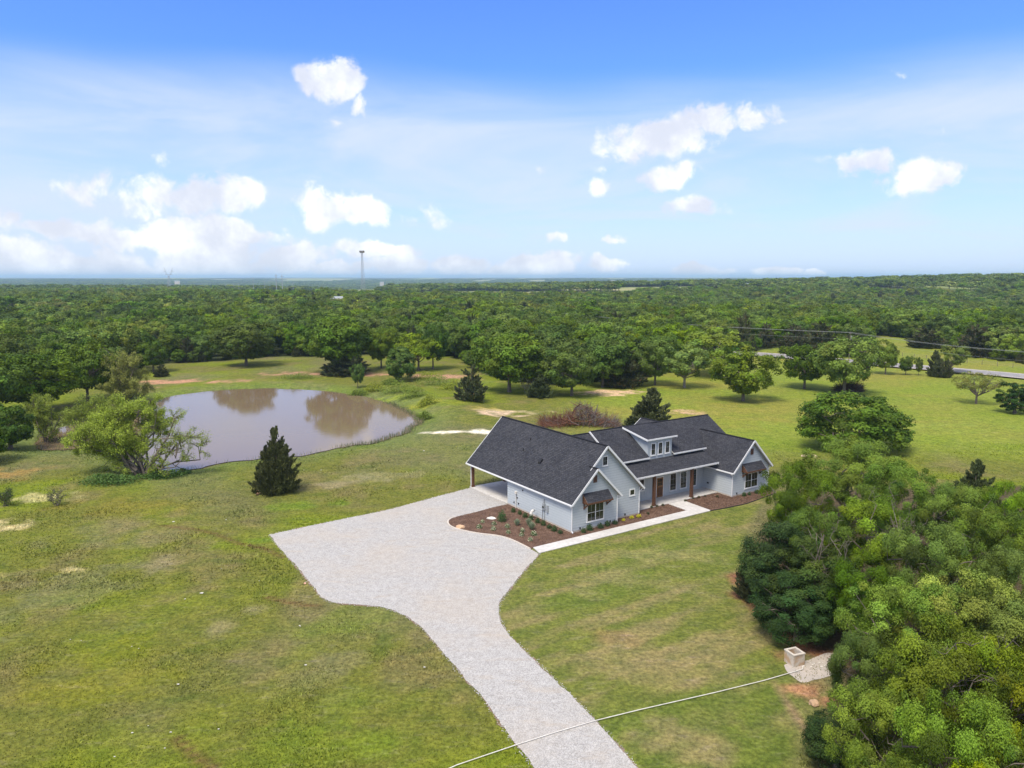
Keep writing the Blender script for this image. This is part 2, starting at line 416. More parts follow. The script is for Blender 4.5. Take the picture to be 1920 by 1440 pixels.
LAWN = g2([(1012, 1040), (1331, 958), (1420, 938), (1440, 925), (1400, 1000), (1380, 1100), (1420, 1150), (1475, 1212), (1490, 1270), (1500, 1440), (1500, 1560), (1280, 1560), (1194, 1440),
           (1096, 1331), (999, 1237), (939, 1170), (933, 1147), (957, 1102)])
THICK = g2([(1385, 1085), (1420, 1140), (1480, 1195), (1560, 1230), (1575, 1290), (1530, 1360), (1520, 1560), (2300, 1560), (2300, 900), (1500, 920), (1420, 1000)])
# woodland boundary (everything beyond it is trees), given along azimuth
EDGE = g2([(-700, 800), (-200, 770), (0, 735), (110, 715), (215, 705), (262, 690), (300, 682), (420, 676), (515, 668), (560, 668), (700, 664), (740, 668), (835, 668), (880, 672), (900, 700), (960, 716),
           (1040, 722), (1130, 716), (1230, 706), (1290, 690), (1390, 668), (1430, 655), (1500, 652), (1620, 655), (1640, 625), (1760, 640), (1870, 672), (1960, 690), (2200, 700), (2700, 730)])
WOOD = [p for p in EDGE] + [np.array([20000., 22000.]), np.array([-20000., 22000.])]
Hs = None
def pond_h(x, y, shape_only=False):
    d = np.where((np.abs(x + 38) < 90) & (np.abs(y - 130) < 75), 1., 0.)
    return d
def terrain(x, y):
    x = np.asarray(x, float); y = np.asarray(y, float); r = np.hypot(x, y)
    az = x / np.maximum(y, 1)
    A = np.interp(az, [-.8, -.2, 0, .24, .7, 1.2], [-1, 0, 3, 9, 22, 24])
    h = A * sstep(r, 750, 1450) * (1 - sstep(r, 1600, 2700)) - 26 * sstep(r, 1550, 2700) - 7 * sstep(r, 330, 620) * (1 - sstep(r, 750, 1250)) * np.clip(.5 + az * 2, 0, 1)
    h += sstep(r, 300, 900) * (fbm(x, y, 420, 5, 3) - .5) * 7 * (1 - sstep(r, 1400, 2000) * .2)
    h += sstep(r, 2400, 10000) * (34 + 40 * (fbm(x, y, 2600, 9, 4) - .4))
    h += (fbm(x, y, 30, 21, 3) - .5) * .5 * sstep(np.abs(x + 20) + np.abs(y - 90), 60, 110) * (1 - sstep(r, 300, 600) * .0)
    m = (np.abs(x + 35) < 75) & (np.abs(y - 130) < 60)
    if np.ndim(x) and m.any():
        d = sdist(x[m], y[m], POND)
        bank = np.where(d < 0, WATER_Z - .12 + d * .12, WATER_Z - .12 + (.12 - WATER_Z) * sstep(d, 0, 5.5))
        bank = np.maximum(bank, -2.4)
        berm = .9 * sstep(d, 2, 8) * (1 - sstep(d, 10, 18)) * sstep(y[m], 118, 135) * sstep(x[m], -32, -15)
        h[m] = np.where(d < 5.5, bank, h[m]) + np.where(d > 0, berm, 0)
    return h
def th(x, y): return float(terrain(np.array([float(x)]), np.array([float(y)]))[0])

C3 = lambda *c: np.array(c)
PATCH = [  # x, y in the photo, half width px, half depth m, colour, strength
    (330, 715, 62, 3.0, (.44, .24, .145), 1), (450, 714, 30, 2., (.40, .23, .14), .8), (270, 726, 20, 2, (.38, .24, .15), .6), (560, 701, 55, 3.2, (.38, .22, .14), .9), (700, 703, 60, 3, (.42, .235, .15), 1),
    (830, 707, 55, 4, (.40, .235, .15), 1), (935, 776, 32, 3.0, (.62, .45, .32), .9), (870, 812, 68, 1.1, (.75, .68, .55), 1.), (1145, 735, 42, 4, (.62, .42, .28), .9), (1000, 772, 40, 2, (.5, .4, .25), .5),
    (1285, 772, 22, 2, (.58, .36, .24), .8), (15, 988, 50, 2.2, (.5, .42, .22), .9), (60, 933, 60, 1.8, (.45, .4, .2), .7), (15, 1078, 40, .8, (.5, .4, .2), .8), (135, 1068, 25, .5, (.5, .42, .2), .9), (10, 890, 40, 3, (.32, .2, .06), .7),
    (295, 1065, 22, 2.4, (.25, .21, .13), .5), (420, 1165, 32, 1.8, (.25, .21, .12), .5), (470, 1140, 50, 1., (.3, .25, .15), .5), (600, 1265, 70, 2.6, (.2, .18, .09), .35), (255, 1178, 22, .5, (.25, .2, .14), .4), (665, 1165, 75, 2.6, (.14, .195, .018), .4), (700, 1330, 130, 3.8, (.135, .185, .02), .4), (600, 1410, 110, 2.5, (.15, .20, .018), .6), (560, 945, 60, 1.6, (.13, .2, .018), .7), (480, 1015, 30, 1.2, (.15, .23, .02), .6), (230, 1200, 70, 3, (.11, .16, .02), .5), (640, 1240, 60, 1.8, (.22, .19, .1), .3),
    (60, 1300, 60, 2.2, (.2, .15, .05), .3), (250, 950, 110, 3.5, (.2, .17, .03), .5), (310, 990, 60, 2.5, (.2, .16, .045), .4), (200, 1250, 100, 4, (.17, .18, .015), .6), (110, 1120, 90, 5, (.17, .165, .09), .4), (230, 1000, 160, 4, (.18, .165, .085), .4),
    (1150, 1090, 130, 2.5, (.27, .22, .11), .35), (1230, 1250, 90, 2.2, (.27, .21, .1), .45), (1300, 1040, 120, 2, (.3, .26, .12), .4), (1140, 978, 60, .7, (.34, .27, .16), .5), (1260, 1390, 120, 1.6, (.3, .22, .12), .5), (1140, 1190, 40, 1.2, (.26, .17, .08), .5),
    (640, 905, 45, 2.2, (.34, .28, .18), .4), (740, 890, 60, 2.2, (.28, .25, .14), .4), (1620, 800, 200, 4, (.2, .27, .04), .4), (870, 720, 60, 5, (.16, .2, .05), .5), (690, 745, 60, 3, (.22, .27, .03), .6), (820, 760, 50, 3, (.26, .26, .03), .7), (900, 770, 30, 3, (.3, .26, .04), .6),
    (1505, 1290, 28, 1.0, (.4, .2, .12), .8), (1560, 1315, 20, .6, (.42, .2, .12), .7), (1460, 1225, 22, .9, (.32, .16, .09), .7), (1500, 1350, 6, 3.5, (.32, .2, .13), .6)]
RUTS = [g2([(400, 1000), (450, 1020), (500, 1030), (530, 1045)]), g2([(500, 1120), (540, 1130), (600, 1138)]), g2([(330, 1385), (355, 1410), (400, 1440)]), g2([(300, 985), (360, 992), (400, 1000)])]
DIRT = [g2([(1388, 1085), (1400, 1115), (1440, 1150), (1475, 1180), (1520, 1212), (1560, 1232)])]
def ground_col(x, y):
    x = np.asarray(x, float); y = np.asarray(y, float); r = np.hypot(x, y)
    n1 = fbm(x, y, 14, 31)[:, None]; n2 = fbm(x, y, 5, 41)[:, None]; n3 = fbm(x, y, 26, 51, 3)[:, None]
    n4 = fbm(x, y * 1.6, 2.2, 61, 3)[:, None]
    c = C3(.142, .150, .028) * (1 - sstep(n1, .4, .65)) + C3(.155, .190, .016) * sstep(n1, .4, .65)
    c = c * (1 - .6 * sstep(n2, .5, .75)) + C3(.185, .15, .068) * .6 * sstep(n2, .5, .75)
    c = c * (1 - .55 * sstep(n3, .5, .68)) + C3(.15, .14, .075) * .55 * sstep(n3, .5, .68)
    c = c * (1 - .3 * sstep(n4, .6, .8)) + C3(.07, .12, .015) * .3 * sstep(n4, .6, .8)
    # right meadow, beyond the house
    t = (sstep(y, 98, 118) * sstep(x - (y - 100) * .0, 4, 22))[:, None]
    mw = C3(.185, .225, .030) * (1 - sstep(n3, .35, .65)) + C3(.22, .215, .04) * sstep(n3, .35, .65)
    mw = mw * (1 - .4 * sstep(n2, .5, .7)) + C3(.12, .165, .02) * .5 * sstep(n2, .5, .7)
    c = c * (1 - t) + mw * t
    bnd = fbm(x * .35 + y * .1, y, 7, 141, 3)[:, None]; c = c * (1 - t * .35 * sstep(bnd, .52, .66)) + C3(.16, .225, .015) * t * .35 * sstep(bnd, .52, .66)
    # lawn of new turf with streaks along its rolls
    ins = sstep(-sdist(x, y, LAWN), -.3, .6)[:, None]
    U = x * UX[0] + y * UX[1]; W = x * VX[0] + y * VX[1]
    s1 = fbm(U / 5, W, 1.1, 71, 3)[:, None]; s2 = fbm(U / 2.5, W, 4, 81, 3)[:, None]
    s1 = .45 + (s1 - .45) * .8; lw = C3(.135, .155, .032) * (1 - sstep(s1, .4, .72)) + C3(.215, .185, .075) * sstep(s1, .4, .72)
    lw = lw * (1 - .5 * sstep(s2, .5, .7)) + C3(.100, .145, .022) * .5 * sstep(s2, .5, .7)
    c = c * (1 - ins) + lw * ins
    # pond banks
    m = (np.abs(x + 35) < 75) & (np.abs(y - 130) < 60)
    if m.any():
        d = sdist(x[m], y[m], POND)
        wet = (1 - sstep(d, -.2, .7))[:, None]; gr = ((1 - sstep(d, 1, 12)) * .6)[:, None]
        cc = c[m]; cc = cc * (1 - gr) + C3(.125, .175, .045) * gr
        c[m] = cc * (1 - wet) + C3(.19, .145, .08) * wet
    for (px, py, hw, hd, col, st) in PATCH:
        p = G(px, py); a = hw * p[1] / F_PX * 1.02
        q = np.abs(x - p[0]) + np.abs(y - p[1]) < a + hd * 3 + 6
        if not q.any(): continue
        k = np.hypot((x[q] - p[0]) / a, (y[q] - p[1]) / hd) + (fbm(x[q], y[q], 2.4, 91, 4) - .5) * 3.6
        w = ((1 - sstep(k, .3, 1.4)) * st)[:, None]
        c[q] = c[q] * (1 - w) + C3(*col) * w
    near = r < 90
    for R in RUTS:
        d = dline(x[near], y[near], R); w = (1 - sstep(d, .05, .5))[:, None] * .75
        c[near] = c[near] * (1 - w) + C3(.13, .075, .035) * w
    for R in DIRT:
        d = dline(x[near], y[near], R) + (fbm(x[near], y[near], 1.5, 93, 3) - .5) * 1.6; w = (1 - sstep(d, .5, 1.5))[:, None]
        c[near] = c[near] * (1 - w) + C3(.21, .10, .058) * w
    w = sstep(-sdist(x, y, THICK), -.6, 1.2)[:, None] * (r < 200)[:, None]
    c = c * (1 - w) + C3(.085, .065, .038) * (.8 + .5 * n2) * w  # thicket floor: leaf-litter brown with the shade under the trees painted in
    # woodland floor and far clearings
    far = r > 60
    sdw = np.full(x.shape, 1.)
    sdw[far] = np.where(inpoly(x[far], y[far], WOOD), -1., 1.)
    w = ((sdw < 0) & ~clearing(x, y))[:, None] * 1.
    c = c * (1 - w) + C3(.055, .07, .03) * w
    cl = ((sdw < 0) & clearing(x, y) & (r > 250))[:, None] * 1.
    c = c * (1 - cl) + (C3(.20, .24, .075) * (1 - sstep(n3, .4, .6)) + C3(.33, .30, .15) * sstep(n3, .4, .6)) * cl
    return c
YAW = math.atan2(-945 / F_PX, 1 / cp)
VX = (math.sin(YAW), math.cos(YAW)); UX = (VX[1], -VX[0])
P0 = G(1072.3, 1000)
CLEAR = [(1690, 254, 32, 26), (1648, 520, 20, 45), (1010, 425, 14, 30)]
CLEAR_FAR = [(1250, 1330, 90, 55), (1330, 1180, 60, 40), (1405, 1120, 40, 45), (1660, 1000, 50, 45), (1785, 930, 44, 40), (1735, 1080, 30, 50), (1500, 1180, 30, 40), (1575, 1320, 40, 45), (1890, 1050, 40, 40), (1150, 1280, 40, 45), (1080, 1350, 30, 60), (880, 1250, 40, 60), (1010, 1150, 26, 40), (215, 1150, 50, 90), (1440, 820, 20, 40), (1840, 760, 30, 30)]
def clearing(x, y):
    r = np.hypot(x, y); m = np.zeros(np.shape(x), bool)
    for (px, D, hw, hd) in CLEAR + [(a_, b_, c_ * 1.25, d_ * 2.1) for a_, b_, c_, d_ in CLEAR_FAR]:
        p = ((px - CX) / F_PX * D, D); a = hw * D / F_PX
        m |= np.hypot((x - p[0]) / a, (y - p[1]) / hd) < 1
    m |= (fbm(x, y * .55, 260, 111, 3) > .62) & (r > 600)
    m |= (fbm(x, y * .35, 700, 131, 3) > .62) & (r > 2300)
    m |= dline(x, y, ROAD_C) < 11
    return m

def build_ground():
    def axis(lo, hi, st, far_lo, far_hi, g=1.09):
        a = list(np.arange(lo, hi + .01, st)); s = st
        while a[-1] < far_hi: s *= g; a.append(a[-1] + s)
        s = st; b = [lo]
        while b[-1] > far_lo: s *= g; b.append(b[-1] - s)
        return np.array(b[1:][::-1] + a)
    xs = axis(-75, 80, .5, -24000, 24000); ys = axis(28, 165, .5, -60, 26000, 1.055)
    X, Y = np.meshgrid(xs, ys); x = X.ravel(); y = Y.ravel()
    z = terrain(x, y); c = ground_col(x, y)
    nx, ny = len(xs), len(ys)
    i = np.arange(nx * ny).reshape(ny, nx)
    F = np.stack([i[:-1, :-1].ravel(), i[:-1, 1:].ravel(), i[1:, 1:].ravel(), i[1:, :-1].ravel()], 1)
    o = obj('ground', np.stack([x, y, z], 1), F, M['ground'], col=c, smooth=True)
    tag(o, 'rolling green and olive pasture around the house', kind='structure')
build_ground()
po = sheet('pond_water', [p + (p - np.array([-38, 130])) / np.linalg.norm(p - np.array([-38, 130])) * .35 for p in map(np.array, POND)], WATER_Z, M['water'])
tag(po, 'muddy brown pond with tree reflections', kind='structure')

# ------------------------------------------------------------------ driveway, road
def jitter_poly(P, step=.35, amp=.10, seed=5):
    Q = []; n = len(P)
    for i in range(n):
        a = np.array(P[i]); b = np.array(P[(i + 1) % n]); L = np.linalg.norm(b - a); k = max(1, int(L / step))
        for j in range(k): Q.append(a + (b - a) * j / k)
    Q = np.array(Q); jx = (fbm(Q[:, 0], Q[:, 1], .8, seed, 3) - .5) * 2 * amp * 2; jy = (fbm(Q[:, 0], Q[:, 1], .8, seed + 9, 3) - .5) * 2 * amp * 2
    Q[:, 0] += jx; Q[:, 1] += jy
    return [tuple(q) for q in Q]
def offset_poly(P, d):
    P = [np.array(p) for p in P]; n = len(P); A = sum(P[i][0] * P[(i + 1) % n][1] - P[(i + 1) % n][0] * P[i][1] for i in range(n)); sg = 1 if A > 0 else -1
    Q = []
    for i in range(n):
        a, b, c = P[i - 1], P[i], P[(i + 1) % n]; t = (c - a) / (np.linalg.norm(c - a) + 1e-9); Q.append(b + np.array([t[1], -t[0]]) * d * sg)
    return Q
DRIVE_S = []
SHARP = {0, 6, 7, 8, 21}
for i, p in enumerate(DRIVE):
    if i in SHARP: DRIVE_S.append(p)
    else:
        a, c = DRIVE[i - 1], DRIVE[(i + 1) % len(DRIVE)]
        DRIVE_S += [p * .75 + a * .25, p * .9 + a * .05 + c * .05, p * .75 + c * .25]
bd = sheet('driveway_margin', jitter_poly(offset_poly(DRIVE_S, .03), .3, .17, 3), .016, M['clay']); tag(bd, 'thin red clay margin round the gravel', kind='structure')
dr = sheet('gravel_driveway', jitter_poly(DRIVE_S, .35, .07, 5), .034, M['gravel']); tag(dr, 'pale crushed gravel driveway widening before the carport', kind='structure')
def stones():
    P = np.array(jitter_poly(DRIVE_S, .12, .0)); n = 6000
    k = RG.integers(0, len(P), n); p = P[k] + RG.normal(0, .11, (n, 2))
    inside = RG.random((5000, 2)); q = np.stack([-24 + 44 * inside[:, 0], 34 + 46 * inside[:, 1]], 1)
    q = q[inpoly(q[:, 0], q[:, 1], DRIVE)]; p = np.vstack([p, q])
    p = p[p[:, 1] < 100]
    s = RG.uniform(.012, .04, len(p))
    V = []; base = np.array([(1, 0, 0), (0, 1, 0), (-1, 0, 0), (0, -1, 0), (0, 0, 1.)])
    J = base[None] * s[:, None, None] * RG.uniform(.6, 1.3, (len(p), 5, 1)); J[:, :, 0] += p[:, 0][:, None]; J[:, :, 1] += p[:, 1][:, None]; J[:, :, 2] += .034
    T = np.array([(0, 1, 4), (1, 2, 4), (2, 3, 4), (3, 0, 4)]); F = (np.arange(len(p))[:, None, None] * 5 + T[None]).reshape(-1, 3)
    c = np.repeat(RG.uniform(.25, .6, (len(p), 1)) * C3(1, .96, .92), 5, 0)
    o = obj('loose_gravel', J.reshape(-1, 3), F, M['rock'], col=c); tag(o, 'loose gravel stones along the driveway', kind='stuff')
stones()
def strip(name, C, w, z, mat, off=0, label=None):
    C = [np.array(c) for c in smooth_poly(C, 3, False)]; V = []; F = []
    for i, c in enumerate(C):
        t = C[min(i + 1, len(C) - 1)] - C[max(i - 1, 0)]; t = t / np.linalg.norm(t); n = np.array([-t[1], t[0]])
        for k in (-1, 1):
            q = c + n * (off + k * w / 2); V.append((q[0], q[1], th(*q) + z))
    for i in range(len(C) - 1): F.append((2 * i, 2 * i + 2, 2 * i + 3, 2 * i + 1))
    o = obj(name, V, F, mat); return tag(o, label, kind='structure')
strip('road', ROAD_C, 8.5, .40, M['asphalt'], label='grey two-lane road beyond the meadow')
strip('road_marking', ROAD_C, .15, .412, M['ypaint'], .12, 'yellow centre line of the road')
strip('road_marking', ROAD_C, .15, .412, M['ypaint'], -.12, 'yellow centre line of the road')
for s_ in (-1, 1): strip('road_marking', ROAD_C, .14, .412, M['paint'], s_ * 3.7, 'white edge line of the road')
strip('road_shoulder', ROAD_C, 11, .385, M['dustpad'], label='dusty shoulder of the road')

# ------------------------------------------------------------------ house (local axes: u along the front, v to the back)
GROUND_Z = 0.0
house = empty('house', (P0[0], P0[1], 0), math.atan2(UX[1], UX[0]), 'single-storey blue-grey lap-sided farmhouse with dark shingle roofs and white trim', 'house')
UV = lambda x, y, z=0: (float(np.dot(G(x, y, z)[:2] - P0[:2], UX)), float(np.dot(G(x, y, z)[:2] - P0[:2], VX)))
def W2(u, v): return (P0[0] + u * UX[0] + v * VX[0], P0[1] + u * UX[1] + v * VX[1])

def slope(name, A, B, D, th_=.16):
    """shingled slab: eave A->B, D is above A on the ridge line. Courses are real steps."""
    A, B, D = Vector(A), Vector(B), Vector(D); C = B + (D - A)
    e = (B - A); L = e.length; eu = e / L; s = D - A; H_ = s.length; su = s / H_; n = eu.cross(su)
    if n.z < 0: n = -n
    V = []; F = []; UVs = []
    N = max(1, round(H_ / .19)); st = H_ / N
    ph = (A.x * 7.1 + A.y * 3.3 + A.z) % 5
    for i in range(N):
        p0 = A + su * (st * i) + n * .014; p1 = A + su * (st * (i + 1)) + n * .002; b = len(V)
        q = A + su * (st * i)
        V += [p0, p0 + e, p1 + e, p1, q, q + e]
        F += [(b, b + 1, b + 2, b + 3), (b + 4, b + 5, b + 1, b)]
        y0, y1 = i * .19, (i + 1) * .19 - .0005
        UVs += [(ph, y0), (ph + L, y0), (ph + L, y1), (ph, y1), (ph, y0), (ph + L, y0), (ph + L, y0 + .01), (ph, y0 + .01)]
    # body below
    b = len(V); dn = Vector((0, 0, -th_))
    V += [A, B, C, D, A + dn, B + dn, C + dn, D + dn]
    body = [(b + 7, b + 6, b + 5, b + 4), (b, b + 4, b + 5, b + 1), (b + 1, b + 5, b + 6, b + 2), (b + 2, b + 6, b + 7, b + 3), (b + 3, b + 7, b + 4, b)]
    F += body; UVs += [(0, 0)] * 20
    me = raw_mesh(name, V, F, [M['shingle'], M['soffit']], uv=UVs, midx=[0] * (2 * N) + [1] * 5)
    # make the normals consistent with n
    bm = bmesh.new(); bm.from_mesh(me); bmesh.ops.recalc_face_normals(bm, faces=[f for f in bm.faces if f.material_index == 1]); bm.to_mesh(me); bm.free()
    return link(bpy.data.objects.new(name, me), house)
def fascia(p, q, h=.2, w=.05, name='fascia', mat='white'):
    return MB().bar(p, q, w, h).obj(name, M[mat], house)
E_A = 3.10; RA = 8.45
A1 = slope('roof', (-.3, .45, 3.1), (-.3, 20.9, 3.1), (5.05, .45, 8.45))
slope('roof', (-.3, -.4, 3.1), (-.3, .45, 3.1), (3.05, -.4, 6.45))
slope('roof', (10.4, .45, 3.1), (10.4, 20.9, 3.1), (5.05, .45, 8.45))
slope('roof', (6.4, -.4, 3.1), (6.4, .9, 3.1), (3.05, -.4, 6.45))
slope('roof', (23.5, -.9, 3.05), (23.5, 7.9, 3.05), (27.05, -.9, 6.6))
slope('roof', (30.6, -.9, 3.05), (30.6, 9.0, 3.05), (27.05, -.9, 6.6))
slope('roof', (9.0, 3.7, 5.3), (14.3, 3.7, 5.3), (9.0, 8.25, 8.2))
slope('roof', (18.2, 3.7, 5.3), (23.7, 3.7, 5.3), (18.2, 8.25, 8.2))
slope('roof', (9.0, 16.3, 3.1), (23.7, 16.3, 3.1), (9.0, 8.25, 8.2))
slope('roof', (5.2, 4.3, 5.35), (9.0, 4.3, 5.35), (5.2, 8.45, 8.0))
slope('roof', (5.2, 16.1, 3.1), (9.0, 16.1, 3.1), (5.2, 8.45, 8.0))
slope('roof', (23.71, 3.0, 3.49), (30.6, 3.0, 3.49), (23.71, 9.75, 7.8))
slope('roof', (23.71, 17.1, 3.1), (30.6, 17.1, 3.1), (23.71, 9.75, 7.8))
slope('roof', (15.5, 8.6, 4.1), (15.5, 12.3, 4.1), (21.0, 8.6, 7.98))
slope('roof', (26.5, 8.6, 4.1), (26.5, 12.3, 4.1), (21.0, 8.6, 7.98))
po_r = slope('porch_roof', (9.6, 1.55, 3.9), (23.6, 1.55, 3.9), (9.6, 4.08, 4.93), .12)
dm_r = slope('dormer_roof', (13.9, 3.72, 7.4), (18.65, 3.72, 7.4), (13.9, 8.1, 8.19), .12)
# ridge caps
def cap(p, q): MB().bar(Vector(p) + Vector((0, 0, .0)), Vector(q) + Vector((0, 0, .0)), .26, .06).obj('ridge_cap', M['shingle'], house)
cap((5.05, .42, 8.44), (5.05, 20.92, 8.44)); cap((3.05, -.42, 6.44), (3.05, .9, 6.44)); cap((27.05, -.92, 6.59), (27.05, 7.7, 6.59)); cap((9, 8.25, 8.19), (23.7, 8.25, 8.19)); cap((23.7, 9.75, 7.79), (30.62, 9.75, 7.79)); cap((21, 8.6, 7.97), (21, 12.32, 7.97)); cap((5.2, 8.45, 7.99), (9, 8.45, 7.99))
k = .085
# rake and eave boards
for p, q in [((-.34, -.42, 3.1 - k), (3.05, -.42, 6.47 - k)), ((6.44, -.42, 3.08 - k), (3.05, -.42, 6.47 - k)),
             ((2.75, .42, 6.15 - k), (5.05, .42, 8.47 - k)), ((10.46, .42, 3.06 - k), (5.05, .42, 8.47 - k)),
             ((23.44, -.93, 3.03 - k), (27.05, -.93, 6.62 - k)), ((30.66, -.93, 3.03 - k), (27.05, -.93, 6.62 - k)),
             ((-.3, 20.93, 3.1 - k), (5.05, 20.93, 8.45 - k)), ((10.4, 20.93, 3.1 - k), (5.05, 20.93, 8.45 - k)),
             ((8.97, 3.66, 5.3 - k), (8.97, 8.25, 8.22 - k)), ((23.73, 3.66, 5.2 - k), (23.73, 8.25, 8.1 - k)), ((30.63, 4.0, 4.03 - k), (30.63, 9.75, 7.7 - k)),
             ((13.87, 3.70, 7.41 - k), (13.87, 8.05, 8.2 - k)), ((18.68, 3.70, 7.34 - k), (18.68, 7.9, 8.08 - k)), ((23.63, 1.53, 3.81 - k), (23.63, 4.08, 4.83 - k)),
             ((15.5, 12.33, 4.08 - k), (21, 12.33, 7.96 - k)), ((26.5, 12.33, 4.08 - k), (21, 12.33, 7.96 - k))]:
    fascia(p, q, .2, .055, 'rake_board')
for p, q, h in [((10.0, 3.68, 5.22), (14.3, 3.68, 5.22), .17), ((18.2, 3.68, 5.22), (23.74, 3.68, 5.22), .17), ((9.6, 1.53, 3.82), (23.65, 1.53, 3.82), .18),
                ((13.85, 3.70, 7.34), (18.7, 3.70, 7.34), .18), ((30.63, -.9, 2.99), (30.63, 3.2, 2.99), .16), ((6.43, -.4, 3.02), (6.43, .88, 3.02), .16), ((10.43, .5, 3.02), (10.43, 3.0, 3.02), .16)]:
    fascia(p, q, h)
def gutter(p, q):
    p, q = Vector(p), Vector(q); g = MB(); g.bar(p, q, .13, .13); g.obj('gutter', M['white'], house)
gutter((-.37, -.4, 3.03), (-.37, 20.92, 3.03)); gutter((23.43, -.9, 2.98), (23.43, 4.0, 2.98))
def downspout(pts):
    m = MB()
    for a, b in zip(pts[:-1], pts[1:]): m.bar(a, b, .085, .085, (0, 1, .01) if abs(Vector(b)[2] - Vector(a)[2]) > .5 else (0, 0, 1))
    m.obj('downspout', M['white'], house)
downspout([(-.37, -.28, 2.98), (-.37, -.28, 2.86), (-.06, -.05, 2.7), (-.06, -.05, .2), (-.1, -.3, .1)])
downspout([(6.43, -.2, 2.96), (6.43, .1, 2.86), (6.07, -.05, 2.62), (6.07, -.05, .12)])
downspout([(10.42, .6, 2.96), (10.42, .8, 2.86), (10.06, .84, 2.62), (10.06, .84, .12)])
downspout([(23.43, -.7, 2.92), (23.43, -.6, 2.82), (23.74, -.55, 2.62), (23.74, -.55, .12)])
downspout([(30.63, -.7, 2.94), (30.36, -.55, 2.7), (30.36, -.55, .12)])
downspout([(-.37, 20.35, 2.95), (.02, 20.35, 2.75), (.02, 20.35, .1)])

# --- wall cores
def prism_v(name, prof, v0, v1, mat='siding'):
    n = len(prof); V = [(u, v0, z) for u, z in prof] + [(u, v1, z) for u, z in prof]
    F = [tuple(range(n)), tuple(reversed(range(n, 2 * n)))] + [(i, i + n, (i + 1) % n + n, (i + 1) % n) for i in range(n)]
    me = raw_mesh(name, V, F, M[mat]); bm = bmesh.new(); bm.from_mesh(me); bmesh.ops.recalc_face_normals(bm, faces=bm.faces); bm.to_mesh(me); bm.free()
    return link(bpy.data.objects.new(name, me), house)
prism_v('wall', [(0, 0), (6.05, 0), (6.05, 3.18), (3.05, 6.2), (0, 3.18)], 0, .9, 'lap_shade')
wallA = prism_v('wall', [(0, 0), (10.1, 0), (10.1, 3.2), (5.05, 8.22), (0, 3.2)], .9, 12.0, 'lap_shade')
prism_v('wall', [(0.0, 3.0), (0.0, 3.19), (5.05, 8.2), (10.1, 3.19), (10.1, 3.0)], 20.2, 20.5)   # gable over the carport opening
prism_v('wall', [(23.8, 0), (30.3, 0), (30.3, 3.12), (27.05, 6.36), (23.8, 3.12)], -.5, 7.5, 'lap_shade')
prism_v('wall', [(10.1, 0), (23.8, 0), (23.8, 5.05), (10.1, 5.05)], 4.1, 15.9)
prism_v('wall', [(23.8, 0), (30.3, 0), (30.3, 3.1), (23.8, 3.1)], 7.5, 16.7)
for u0, u1, ve, ze, vr, zr, vb in ((9.2, 9.4, 3.9, 5.1, 8.25, 7.95, 16), (23.5, 23.68, 3.9, 5.1, 8.25, 7.95, 16), (30.1, 30.3, 3.2, 3.3, 9.75, 7.6, 16.9)):
    V = [(u0, ve, ze - .2), (u0, vr, zr), (u0, vb, 3.0), (u1, ve, ze - .2), (u1, vr, zr), (u1, vb, 3.0)]
    obj('gable_wall', V, [(0, 1, 2), (5, 4, 3), (0, 3, 4, 1), (1, 4, 5, 2), (2, 5, 3, 0)], M['siding'], house)
obj('gable_wall', [(15.9, 12.0, 4.0), (26.1, 12.0, 4.0), (21, 12.0, 7.75), (15.9, 11.8, 4.0), (26.1, 11.8, 4.0), (21, 11.8, 7.75)], [(0, 1, 2), (5, 4, 3), (0, 3, 4, 1), (1, 4, 5, 2), (2, 5, 3, 0)], M['siding'], house)
# dormer body
dz = lambda v: 7.4 + (v - 3.72) * .18 - .13
V = []
for u in (14.3, 18.2):
    V += [(u, 4.09, 4.85), (u, 4.09, dz(4.09)), (u, 8.0, dz(8.0)), (u, 8.0, 4.85)]
dorm = obj('dormer', V, [(0, 1, 2, 3), (7, 6, 5, 4), (0, 4, 5, 1), (1, 5, 6, 2), (2, 6, 7, 3), (3, 7, 4, 0)], M['siding'], house)
dm_r.name = 'dormer_roof'
def battens(kind, c, rng, zf):
    for a in rng:
        z0, z1 = zf(a)
        if z1 - z0 < .1: continue
        if kind == 'v': MB().box((a - .025, c - .025, z0), (a + .025, c, z1)).obj('batten', M['siding'], house)
        else: MB().box((c - .025, a - .025, z0), (c, a + .025, z1)).obj('batten', M['siding'], house)
battens('v', 4.09, np.arange(14.32, 18.2, .4), lambda a: (5.15, dz(4.09)))
battens('u', 14.3, np.arange(4.11, 7.6, .4), lambda a: (5.3 + .637 * (a - 3.7), dz(a)))
battens('v', 4.1, np.arange(10.3, 23.8, .405), lambda a: (.12, 3.2))
# lap siding, each board a piece of its own
def boards(axis, c, spans, z0, z1, st=.28):
    """spans(z) -> list of (a, b). axis 'v': wall faces -v at v=c; 'u': faces -u at u=c; 'U': faces +u"""
    z = z0
    while z < z1 - .03:
        zt = min(z + st, z1); lo, hi = spans(z), spans(zt - .001); zt -= .024
        for (a, b), (a2, b2) in zip(lo, hi):
            if b - a < .06: continue
            if b2 < a2: a2 = b2 = (a2 + b2) / 2
            P = [(a, z, .040), (b, z, .040), (b2, zt, .008), (a2, zt, .008), (a, z, 0), (b, z, 0), (b2, zt, 0), (a2, zt, 0)]
            if axis == 'v': Q = [(p, c - n, q) for p, q, n in P]
            elif axis == 'u': Q = [(c - n, p, q) for p, q, n in P]
            else: Q = [(c + n, p, q) for p, q, n in P]
            F = [(0, 1, 2, 3), (4, 5, 1, 0), (1, 5, 6, 2), (4, 0, 3, 7)]
            if axis == 'u': F = [tuple(reversed(f)) for f in F]
            obj('siding_board', Q, F, M['siding'], house)
        z = zt + .024
